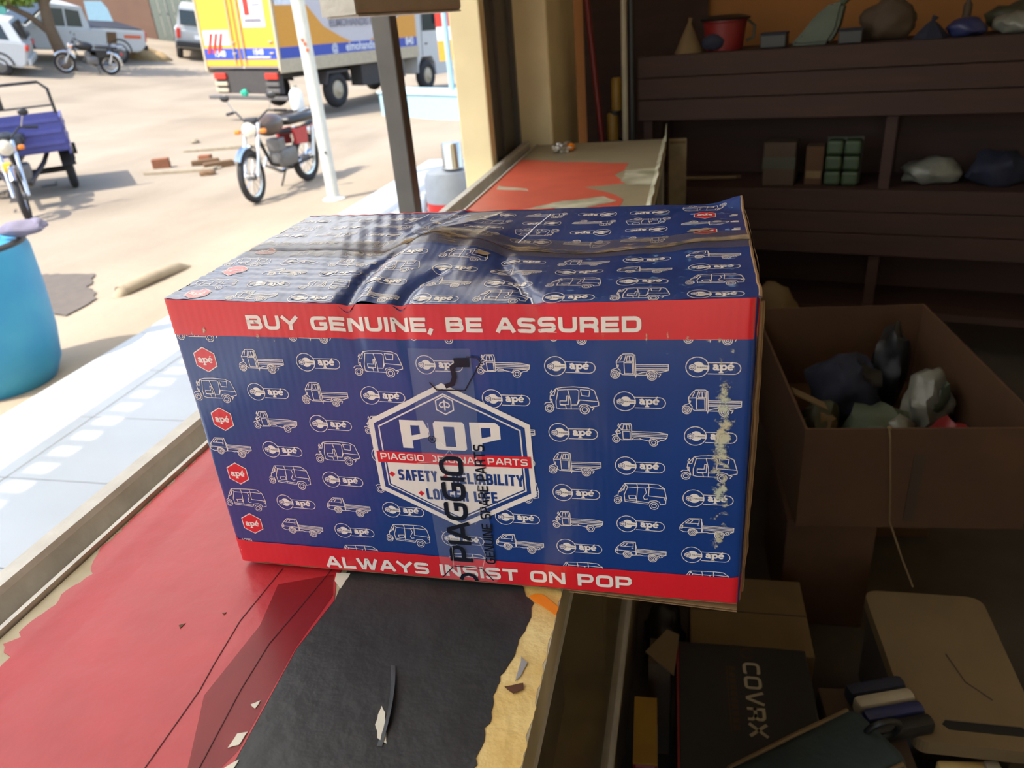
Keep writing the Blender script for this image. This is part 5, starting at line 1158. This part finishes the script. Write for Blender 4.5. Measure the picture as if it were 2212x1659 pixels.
# ---- box truck
th, ph, ro = 0.235, -0.016, -0.048
F = Vector((math.sin(th) * math.cos(ph), math.cos(th) * math.cos(ph), math.sin(ph))); Rv = Vector((math.cos(th), -math.sin(th), 0)); U = Rv.cross(F)
R2 = math.cos(ro) * Rv + math.sin(ro) * U; U2 = -math.sin(ro) * Rv + math.cos(ro) * U
TM = Matrix((R2, F, U2)).transposed().to_4x4(); TM.translation = Vector((-8.145, 15.248, 0.787))
tr = thing('box_truck', 'yellow and white delivery box truck parked across the street', 'truck', mat=TM)
m_ty = M('truck_yellow', (214, 156, 52), rough=0.4, var=0.04); m_tyo = M('truck_side_yellow', (206, 142, 44), rough=0.4, var=0.04)
m_tw = M('truck_white', (190, 184, 186), rough=0.4, var=0.03); m_tb = M('truck_blue', (44, 70, 160), rough=0.4, var=0.05); m_rail = M('truck_rail_cream', (178, 164, 138), rough=0.6)
m_und = M('truck_underside', (62, 58, 56), rough=0.8)
m_lett = M('white_lettering', (214, 216, 220), rough=0.5); m_gl = M('grey_lettering', (120, 116, 124), rough=0.5)
TL, TH = 5.45, 2.35
MB().bx(-2.08, -0.02, 0.02, TL - 0.02, 0.10, TH).build('cargo_box', m_tw, tr)
for x in (-2.1, 0.0): MB().rbox((x, TL / 2, 0.14), (0.05, TL, 0.28), 0.01).build('side_rail', m_rail, tr)
def sp_(name, poly, mat, x0=-0.02, x1=0.006): return MB().prism(poly, x0, x1, lambda y, z, x: (x, y, z)).build(name, mat, tr)
sp_('blue_stripe', rect(0.06, 0.28, TL - 0.04, 0.50), m_tb)
sp_('yellow_panel', [(0.06, 0.50), (2.6, 0.50), (2.2, 0.62), (1.6, 0.86), (1.1, 1.3), (0.06, 1.34)], m_tyo)
sp_('yellow_panel', [(3.3, 0.50), (TL - 0.04, 0.50), (TL - 0.04, 1.45), (4.9, 1.1), (4.2, 0.82), (3.6, 0.58)], m_tyo)
sp_('white_notice', rect(0.10, 1.30, 1.0, 2.2), m_lett, 0.0, 0.010)
RX = Matrix.Rotation(PI / 2, 4, 'Z') @ Matrix.Rotation(PI / 2, 4, 'X')     # text facing +x, reading along +y
def side_text(nm, body, size, y, z, mat, bold=0.0, sx=1.0): return text_obj(nm, body, size, mat, tr, Matrix.Translation((0.013, y, z)) @ RX, bold, sx)
side_text('side_lettering', 'elmohandis-paints', 0.26, 3.25, 0.40, m_lett, 0.006, 1.0); side_text('side_lettering', '840', 0.26, 5.05, 0.40, m_lett, 0.008)
side_text('side_lettering', 'ELMOHANDIS PAINTS', 0.24, 3.0, 0.92, m_gl, 0.006, 1.0)
side_text('side_numeral', '1', 0.62, 0.36, 1.72, m_ored, 0.03); side_text('side_mark', '@', 0.22, 0.9, 0.40, m_lett, 0.004); side_text('side_mark', '@', 0.22, 1.9, 0.40, m_lett, 0.004)
# rear doors
for x0, x1 in ((-2.08, -1.07), (-1.03, -0.02)):
    dr = MB().rbox(((x0 + x1) / 2, 0.0, 1.24), (x1 - x0, 0.03, 2.2), 0.008).build('rear_door', m_ty, tr)
    MB().bx(x0 + 0.01, x1 - 0.01, -0.020, -0.014, 0.28, 0.50).build('blue_stripe', m_tb, dr)
    MB().cyl(((x0 + x1) / 2 + 0.38 * (1 if x0 < -1.5 else -1), -0.04, 0.2), ((x0 + x1) / 2 + 0.38 * (1 if x0 < -1.5 else -1), -0.04, 2.2), 0.014, None, 8).build('lock_bar', m_rail, dr)
    for z in (0.4, 0.62): MB().rbox((x1 - 0.12, -0.03, z), (0.10, 0.03, 0.03), 0.005).build('hinge', m_rail, dr)
for x in (-2.11, 0.0): MB().bx(x - 0.02, x + 0.03, -0.03, 0.03, 0.05, TH).build('corner_post', m_rail, tr)
BX = Matrix.Rotation(PI / 2, 4, 'X')
def rear_text(nm, body, size, x, z, mat, bold=0.0): return text_obj(nm, body, size, mat, tr, Matrix.Translation((x, -0.030, z)) @ BX, bold)
MB().rbox((-0.52, -0.018, 1.36), (0.62, 0.012, 0.92), 0.004).build('white_notice', m_lett, tr); rear_text('rear_numeral', '1', 0.78, -0.66, 1.40, m_ored, 0.035)
for k in range(3): MB().bx(-0.50, -0.28, -0.0275, -0.025, 1.62 - 0.16 * k, 1.66 - 0.16 * k).build('notice_line', m_gl, tr)
MB().bx(-0.76, -0.30, -0.0275, -0.025, 0.99, 1.07).build('notice_line', m_gl, tr)
rear_text('rear_lettering', '1540', 0.17, -1.62, 0.39, m_lett, 0.004); rear_text('rear_lettering', '1540', 0.15, -0.52, 0.42, m_lett, 0.004); MB().bx(-0.86, -0.20, -0.025, -0.022, 0.31, 0.335).build('notice_line', m_lett, tr)
MB().bx(-2.02, -1.28, -0.022, -0.016, 0.56, 0.86).build('marker_plate', m_lett, tr)
for k in range(3): MB().prism([(-1.98 + 0.15 * k, 0.40), (-1.90 + 0.15 * k, 0.40), (-1.74 + 0.15 * k, 0.80), (-1.82 + 0.15 * k, 0.80)], -0.030, -0.024, lambda x, z, y: (x, y, z)).build('red_stripe', m_ored, tr)
# chassis
for x in (-1.5, -0.6): MB().bx(x - 0.05, x + 0.05, 0.1, 7.0, -0.16, 0.08).build('chassis_rail', m_und, tr)
MB().bx(-1.95, -0.12, 0.05, 0.16, -0.42, 0.06).build('rear_valance', m_und, tr); MB().rbox((-1.0, 0.0, -0.50), (2.3, 0.16, 0.07), 0.01).build('rear_bumper', m_dark_metal, tr)
for x in (-1.78, -0.30):
    MB().rbox((x, 0.02, -0.06), (0.34, 0.06, 0.12), 0.01).build('tail_lamp', m_ored, tr)
    for z in (-0.22, -0.35): MB().rbox((x, 0.02, z), (0.36, 0.05, 0.08), 0.01).build('step_bar', m_rail if x < -1 else m_dark_metal, tr)
MB().blob((-1.12, -0.02, -0.40), (0.22, 0.10, 0.14), 2, 0.3).build('green_rag', M('sea_green_cloth', (40, 160, 128), rough=0.8), tr, True)
MB().bx(-0.40, -0.05, 2.9, 4.3, -0.50, 0.0).build('fuel_tank', m_und, tr); MB().bx(-0.35, -0.1, 4.4, 4.9, -0.45, 0.05).build('battery_box', m_dark_metal, tr)
def truck_wheel(x, y, sgn):
    o = MB().torus((x, y, -0.50), 0.285, 0.125, (1, 0, 0), 30, 10).build('wheel', m_tyre, tr, True)
    MB().lathe([(0.23, -0.03), (0.22, 0.03), (0.10, 0.06), (0.07, 0.10), (0, 0.10)], (x + sgn * 0.05, y, -0.50), 22, Matrix.Rotation(sgn * PI / 2, 3, 'Y')).build('rim', m_rail, o, True, 50)
for x, s in ((-0.16, 1), (-1.94, -1)):
    truck_wheel(x, 1.94, s); truck_wheel(x, 5.98, s)
    MB().prism([(1.45, -0.35), (1.55, -0.08), (2.33, -0.08), (2.43, -0.35), (2.38, -0.35), (2.28, -0.13), (1.6, -0.13), (1.5, -0.35)], x - 0.14, x + 0.14, lambda y, z, xx: (xx, y, z)).build('mudguard', m_und, tr)
cabp = [(5.50, -0.42), (5.52, 1.35), (5.75, 1.52), (6.55, 1.50), (7.02, 0.62), (7.12, 0.30), (7.12, -0.52), (6.45, -0.52), (6.42, -0.22), (6.25, -0.02), (5.72, -0.02), (5.55, -0.22), (5.52, -0.42)]
MB().prism(cabp, -2.02, -0.08, lambda y, z, x: (x, y, z)).build('cab', M('truck_cab_white', (186, 188, 186), rough=0.35, var=0.03), tr)
for x in (-2.025, -0.085): MB().prism([(5.85, 0.62), (5.86, 1.30), (6.45, 1.30), (6.86, 0.62)], x, x + 0.012, lambda y, z, xx: (xx, y, z)).build('cab_window', m_dglass, tr); MB().prism([(5.78, -0.0), (5.80, 1.36), (5.82, 1.36), (5.80, 0.0)], x, x + 0.01, lambda y, z, xx: (xx, y, z)).build('door_gap', m_und, tr)
MB().prism([(6.62, 1.36), (7.03, 0.64), (7.05, 0.66), (6.65, 1.38)], -1.95, -0.15, lambda y, z, x: (x, y, z)).build('windscreen', m_dglass, tr)
MB().rbox((0.10, 6.75, 0.95), (0.10, 0.05, 0.34), 0.015).build('wing_mirror', m_blk, tr); MB().cyl((-0.1, 6.7, 1.1), (0.08, 6.75, 1.1), 0.012, None, 6).build('mirror_arm', m_blk, tr)
MB().rbox((-0.075, 6.0, 0.30), (0.02, 0.12, 0.04), 0.005).build('door_handle', m_blk, tr); MB().rbox((-0.075, 6.72, 0.36), (0.02, 0.10, 0.07), 0.005).build('side_lamp', m_amber, tr)

# ---- parked cars
def car(name, label, loc, rz, low, green, wins, Wd, wheels, mat, R=0.34, extra=None):
    t = thing(name, label, 'car' if name != 'pickup' else 'pickup', loc, rz)
    bm = bmesh.new(); f = bm.faces.new([bm.verts.new((-Wd / 2, y, z)) for y, z in low]); g = bmesh.ops.extrude_face_region(bm, geom=[f]); [setattr(v, 'co', v.co + Vector((Wd, 0, 0))) for v in g['geom'] if isinstance(v, bmesh.types.BMVert)]
    bmesh.ops.recalc_face_normals(bm, faces=bm.faces[:]); bmesh.ops.bevel(bm, geom=bm.edges[:], offset=0.05, segments=2, affect='EDGES'); mb = MB(); mb.addbm(bm); mb.build('body', mat, t, True, 50)
    zb = min(z for y, z in green); wx = lambda z: Wd / 2 - 0.06 - 0.22 * (z - zb)
    n = len(green); vs = [(-wx(z), y, z) for y, z in green] + [(wx(z), y, z) for y, z in green]
    MB().add(vs, [tuple(range(n)), tuple(range(2 * n - 1, n - 1, -1))] + [(i, (i + 1) % n, n + (i + 1) % n, n + i) for i in range(n)]).build('greenhouse', mat, t)
    for k, w in enumerate(wins):
        for s in (-1, 1):
            m_ = len(w); vs = [(s * (wx(z) + 0.006), y, z) for y, z in w] + [(s * (wx(z) - 0.02), y, z) for y, z in w]
            MB().add(vs, [tuple(range(m_)), tuple(range(2 * m_ - 1, m_ - 1, -1))] + [(i, (i + 1) % m_, m_ + (i + 1) % m_, m_ + i) for i in range(m_)]).build('side_window', m_dglass, t)
    for y in wheels:
        for s in (-1, 1):
            o = MB().torus((s * (Wd / 2 - 0.10), y, R), R - 0.10, 0.11, (1, 0, 0), 26, 8).build('wheel', m_tyre, t, True)
            MB().lathe([(R - 0.13, -0.02), (R - 0.14, 0.03), (0.05, 0.05), (0, 0.05)], (s * (Wd / 2 - 0.04), y, R), 18, Matrix.Rotation(s * PI / 2, 3, 'Y')).build('rim', m_grime, o, True, 50)
            MB().tube([(s * (Wd / 2 - 0.005), y + (R + 0.06) * math.cos(a), R + (R + 0.06) * math.sin(a)) for a in [0.15 + i * 0.284 for i in range(11)]], 0.03, 6).build('wheel_arch', m_blk, t, True)
    return t
# pickup: y forward
PZ = (-20.6, 23.35); pz = terrain(*PZ) - 0.02
pk = car('pickup', 'white double-cab pickup parked behind the tree', (*PZ, pz), 2.72, [(-2.55, 0.62), (-2.55, 1.12), (-0.62, 1.14), (-0.6, 1.10), (1.25, 1.10), (2.35, 0.98), (2.62, 0.82), (2.62, 0.42), (-2.3, 0.42)], [(-0.65, 1.08), (-0.48, 1.74), (0.55, 1.78), (1.35, 1.08)], [[(-0.40, 1.15), (-0.36, 1.62), (0.08, 1.66), (0.10, 1.15)], [(0.16, 1.15), (0.15, 1.66), (0.52, 1.66), (1.02, 1.15)]], 1.82, (-1.55, 1.65), m_wpaint, 0.38)
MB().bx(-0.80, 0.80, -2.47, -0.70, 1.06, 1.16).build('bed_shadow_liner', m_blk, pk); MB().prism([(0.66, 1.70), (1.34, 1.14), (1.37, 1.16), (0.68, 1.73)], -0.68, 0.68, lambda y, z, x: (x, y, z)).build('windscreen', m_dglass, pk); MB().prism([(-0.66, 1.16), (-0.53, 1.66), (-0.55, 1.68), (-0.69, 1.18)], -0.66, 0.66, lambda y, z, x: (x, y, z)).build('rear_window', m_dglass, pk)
MB().rbox((0, 2.66, 0.50), (1.7, 0.12, 0.22), 0.04).build('front_bumper', m_wpaint, pk); MB().rbox((0, -2.62, 0.55), (1.6, 0.12, 0.16), 0.03).build('rear_bumper', m_blk, pk)
for s in (-1, 1):
    MB().rbox((s * 0.72, 2.52, 0.82), (0.30, 0.14, 0.16), 0.03).build('headlamp', m_head, pk); MB().rbox((s * 0.84, -2.53, 0.92), (0.12, 0.08, 0.32), 0.02).build('tail_lamp', m_ored, pk); MB().rbox((s * 0.99, 1.0, 1.22), (0.16, 0.10, 0.16), 0.03).build('wing_mirror', m_wpaint, pk)
    MB().rbox((s * 0.915, -1.3, 0.86), (0.02, 0.34, 0.36), 0.005).build('door_emblem', m_rust, pk); MB().rbox((s * 0.915, -2.05, 0.92), (0.02, 0.60, 0.10), 0.005).build('side_decal', m_op, pk)
WZ = (-20.75, 19.2); wz_ = terrain(*WZ) - 0.05
wc = car('station_car', 'white hatchback cut off by the left edge of the picture', (*WZ, wz_), 2.2, [(-2.0, 0.45), (-2.05, 0.95), (-1.9, 1.02), (0.9, 1.0), (1.95, 0.88), (2.1, 0.6), (2.0, 0.32), (-1.9, 0.32)], [(-1.95, 0.98), (-1.65, 1.52), (0.05, 1.56), (0.95, 0.98)], [[(-1.62, 1.04), (-1.45, 1.42), (-0.75, 1.46), (-0.72, 1.04)], [(-0.62, 1.04), (-0.64, 1.46), (0.02, 1.46), (0.62, 1.04)]], 1.74, (-1.3, 1.3), m_wpaint, 0.31)
MB().prism([(-2.0, 1.06), (-1.74, 1.46), (-1.76, 1.48), (-2.03, 1.08)], -0.6, 0.6, lambda y, z, x: (x, y, z)).build('rear_window', m_dglass, wc)
for s in (-1, 1): MB().rbox((s * 0.72, -2.03, 0.86), (0.34, 0.08, 0.14), 0.02).build('tail_lamp', m_ored, wc)
MB().rbox((0, -2.05, 0.48), (1.6, 0.1, 0.2), 0.03).build('rear_bumper', m_wpaint, wc)
SZ = (-19.0, 29.2); sz_ = terrain(*SZ) - 0.05
sv = car('off_roader', 'white off-road car seen from behind left of the truck', (*SZ, sz_), 0.55, [(-2.1, 0.55), (-2.12, 1.12), (-2.0, 1.18), (1.0, 1.15), (2.1, 1.05), (2.2, 0.6), (2.1, 0.45), (-2.0, 0.45)], [(-2.08, 1.14), (-1.98, 1.86), (0.35, 1.9), (1.0, 1.14)], [[(-1.85, 1.24), (-1.80, 1.74), (-0.7, 1.78), (-0.7, 1.24)], [(-0.6, 1.24), (-0.6, 1.78), (0.25, 1.78), (0.72, 1.24)]], 1.86, (-1.4, 1.4), m_wpaint, 0.38)
MB().prism([(-2.10, 1.26), (-2.02, 1.76), (-2.05, 1.77), (-2.14, 1.27)], -0.72, 0.72, lambda y, z, x: (x, y, z)).build('rear_window', m_dglass, sv)
for s in (-1, 1): MB().rbox((s * 0.80, -2.13, 0.98), (0.14, 0.06, 0.34), 0.02).build('tail_lamp', m_ored, sv)
MB().rbox((0, -2.16, 0.60), (1.8, 0.14, 0.2), 0.03).build('rear_bumper', m_blk, sv); MB().rbox((0, -2.14, 0.86), (0.5, 0.02, 0.14), 0.005).build('number_plate', m_lett, sv)

def align(t):
    """stand a vehicle square to the sloping ground"""
    x, y, z = t.location; e = 0.8
    nrm = Vector((-(terrain(x + e, y) - terrain(x - e, y)) / (2 * e), -(terrain(x, y + e) - terrain(x, y - e)) / (2 * e), 1)).normalized()
    q = Vector((0, 0, 1)).rotation_difference(nrm).to_matrix().to_4x4()
    t.matrix_world = Matrix.Translation((x, y, z)) @ q @ Matrix.Rotation(t.rotation_euler.z, 4, 'Z')
for t in (pk, wc, sv, tb): align(t)

# ---- far walls, gate, tree, plinth, sign
m_mud = M('mud_brick', (126, 96, 78), rough=0.95, var=0.08, sc=1.5); m_tealw = M('teal_paint', (74, 140, 132), rough=0.8, var=0.08, sc=2); m_gate = M('grey_green_metal', (122, 126, 110), rough=0.6, var=0.1); m_lblue = M('light_blue_paint', (146, 180, 192), rough=0.6, var=0.05); m_farw = M('far_plaster', (186, 180, 164), rough=0.9)
def wallseg(name, a, b, z0, h, th_, mat, label):
    a, b = Vector((a[0], a[1], 0)), Vector((b[0], b[1], 0)); c = (a + b) / 2; L = (b - a).length; rz = math.atan2(b.y - a.y, b.x - a.x)
    return struct(MB().box((c.x, c.y, z0 + h / 2), (L, th_, h), rz).build(name, mat), label)
wallseg('wall_mud', (-29.5, 27.4), (-22.3, 31.2), 0.9, 4.6, 0.35, m_mud, 'brown mud-brick wall behind the white pickup')
wallseg('wall_teal', (-33, 22.6), (-25.6, 27.0), 1.0, 4.2, 0.35, m_tealw, 'teal painted wall behind the white hatchback')
wallseg('wall_far', (-20.4, 33.2), (6.0, 44.0), -0.6, 6.0, 0.4, m_farw, 'pale plaster wall far behind the truck')
t = thing('metal_gate', 'grey-green corrugated metal gate right of the mud-brick wall', 'gate', (-21.1, 31.6, 1.0), 0.55)
for k in range(8): MB().bx(-1.2 + 0.3 * k, -0.92 + 0.3 * k, -0.03 if k % 2 else 0.0, 0.03, 0, 3.6).build('gate_panel', m_gate, t)
MB().bx(-1.25, 1.25, 0.03, 0.08, 1.7, 1.8).build('gate_bar', m_blk, t)
t = thing('blue_board', 'light blue board propped behind the bed of the white pickup', 'board', (-22.3, 28.0, 1.55), 0.6); MB().prism([(-0.50, 0.0), (0.55, 0.0), (0.30, 1.5), (0.15, 1.75), (-0.45, 1.80)], -0.03, 0.03, lambda x, z, y: (x, y, z)).build('panel', m_lblue, t); MB().bx(-0.04, 0.04, 0.03, 0.08, -0.3, 1.5).build('batten', m_rust, t)
# sand heap
t = thing('sand_heap', 'heap of yellow sand between the pickup and the truck', 'heap', (-19.6, 26.3, 1.0)); m_heap = M('yellow_sand', (150, 124, 84), rough=0.95, bump=0.3, bsc=6)
MB().blob((0, 0, 0.1), (1.5, 1.4, 0.9), 3, 0.15, 2, 4, flat=-0.3).build('mound', m_heap, t, True, 70); MB().blob((0.5, 0.1, 0.05), (0.9, 0.9, 0.6), 5, 0.2, 2, 3, flat=-0.3).build('side_mound', m_heap, t, True, 70)
# tree
tx, ty = -19.1, 21.85
tree = thing('tree', 'leaning tree with yellow-green crown in front of the white pickup', 'tree', (tx, ty, terrain(tx, ty) - 0.05)); m_bark = M('bark', (104, 84, 62), rough=0.9, bump=0.5, bsc=8)
vd = Vector((0.46, 0.41, 0)).normalized() * -1                       # leans towards picture left
def off(l, z): return (vd.x * l, vd.y * l, z)
MB().tube([off(0, 0), off(0.12, 0.7), off(0.2, 1.3), off(0.15, 2.0), off(0.05, 2.8), off(0.0, 4.2)], [0.24, 0.19, 0.17, 0.15, 0.12, 0.07], 12).build('trunk', m_bark, tree, True)
MB().tube([off(0.18, 1.1), off(0.65, 1.65), off(1.2, 2.0), off(1.8, 2.2)], [0.11, 0.09, 0.07, 0.04], 8).build('branch', m_bark, tree, True); MB().tube([off(0.15, 1.9), off(-0.4, 2.5), off(-1.0, 3.0)], [0.09, 0.06, 0.03], 8).build('branch', m_bark, tree, True)
m_leaf = M('yellow_green_leaves', (150, 164, 62), rough=0.7, var=0.3, sc=3, c2=(96, 128, 50)); rnd_ = random.Random(5); vs = []; fs = []
for k in range(5200):
    cl = rnd_.choice(((0.3, 3.3, 1.1), (1.2, 2.7, 0.75), (-0.6, 3.2, 0.8), (0.7, 2.4, 0.55), (1.7, 2.4, 0.6), (0.0, 4.2, 1.2), (-0.9, 2.9, 0.55)))
    d = Vector((rnd_.gauss(0, 1), rnd_.gauss(0, 1), rnd_.gauss(0, 0.8))).normalized() * cl[2] * rnd_.random() ** 0.45
    c = Vector(off(cl[0], cl[1])) + d; a = Vector((rnd_.gauss(0, 1), rnd_.gauss(0, 1), rnd_.gauss(0, 1))).normalized(); b = a.orthogonal().normalized(); i = len(vs)
    vs += [tuple(c + a * 0.09), tuple(c + b * 0.05), tuple(c - a * 0.09), tuple(c - b * 0.05)]; fs.append((i, i + 1, i + 2, i + 3))
lv = MB().add(vs, fs).build('foliage', m_leaf, tree); lv['kind'] = 'stuff'
# light-blue plinth with post, sign
t = thing('blue_plinth', 'light blue low wall in front of the truck cab', 'wall', (-5.05, 14.95, -0.27), math.atan2(14.02 - 15.86, 2.42)); MB().rbox((0, 0.35, 0.24), (3.1, 0.7, 0.48), 0.02).build('base', m_lblue, t); MB().rbox((0, 0.35, 0.50), (3.16, 0.76, 0.05), 0.01).build('coping', M('pale_blue_coping', (176, 204, 210), rough=0.6), t)
MB().cyl((0.72, 0.35, 0.52), (0.72, 0.35, 3.2), 0.055, None, 14).build('post', m_lblue, t, True)
t = thing('street_sign', 'red white and yellow sign beside the truck cab', 'sign', (-5.12, 17.6, -0.27), 0.25); MB().cyl((0.0, 0, 0), (0.0, 0, 2.6), 0.04, None, 10).build('post', m_pw, t)
MB().bx(-0.22, 0.22, -0.06, -0.035, 1.66, 2.3).build('red_panel', m_ored, t); MB().bx(-0.22, 0.22, -0.06, -0.035, 1.38, 1.66).build('white_panel', m_lett, t); MB().bx(-0.22, 0.22, -0.06, -0.035, 0.95, 1.38).build('yellow_panel', m_ty, t)
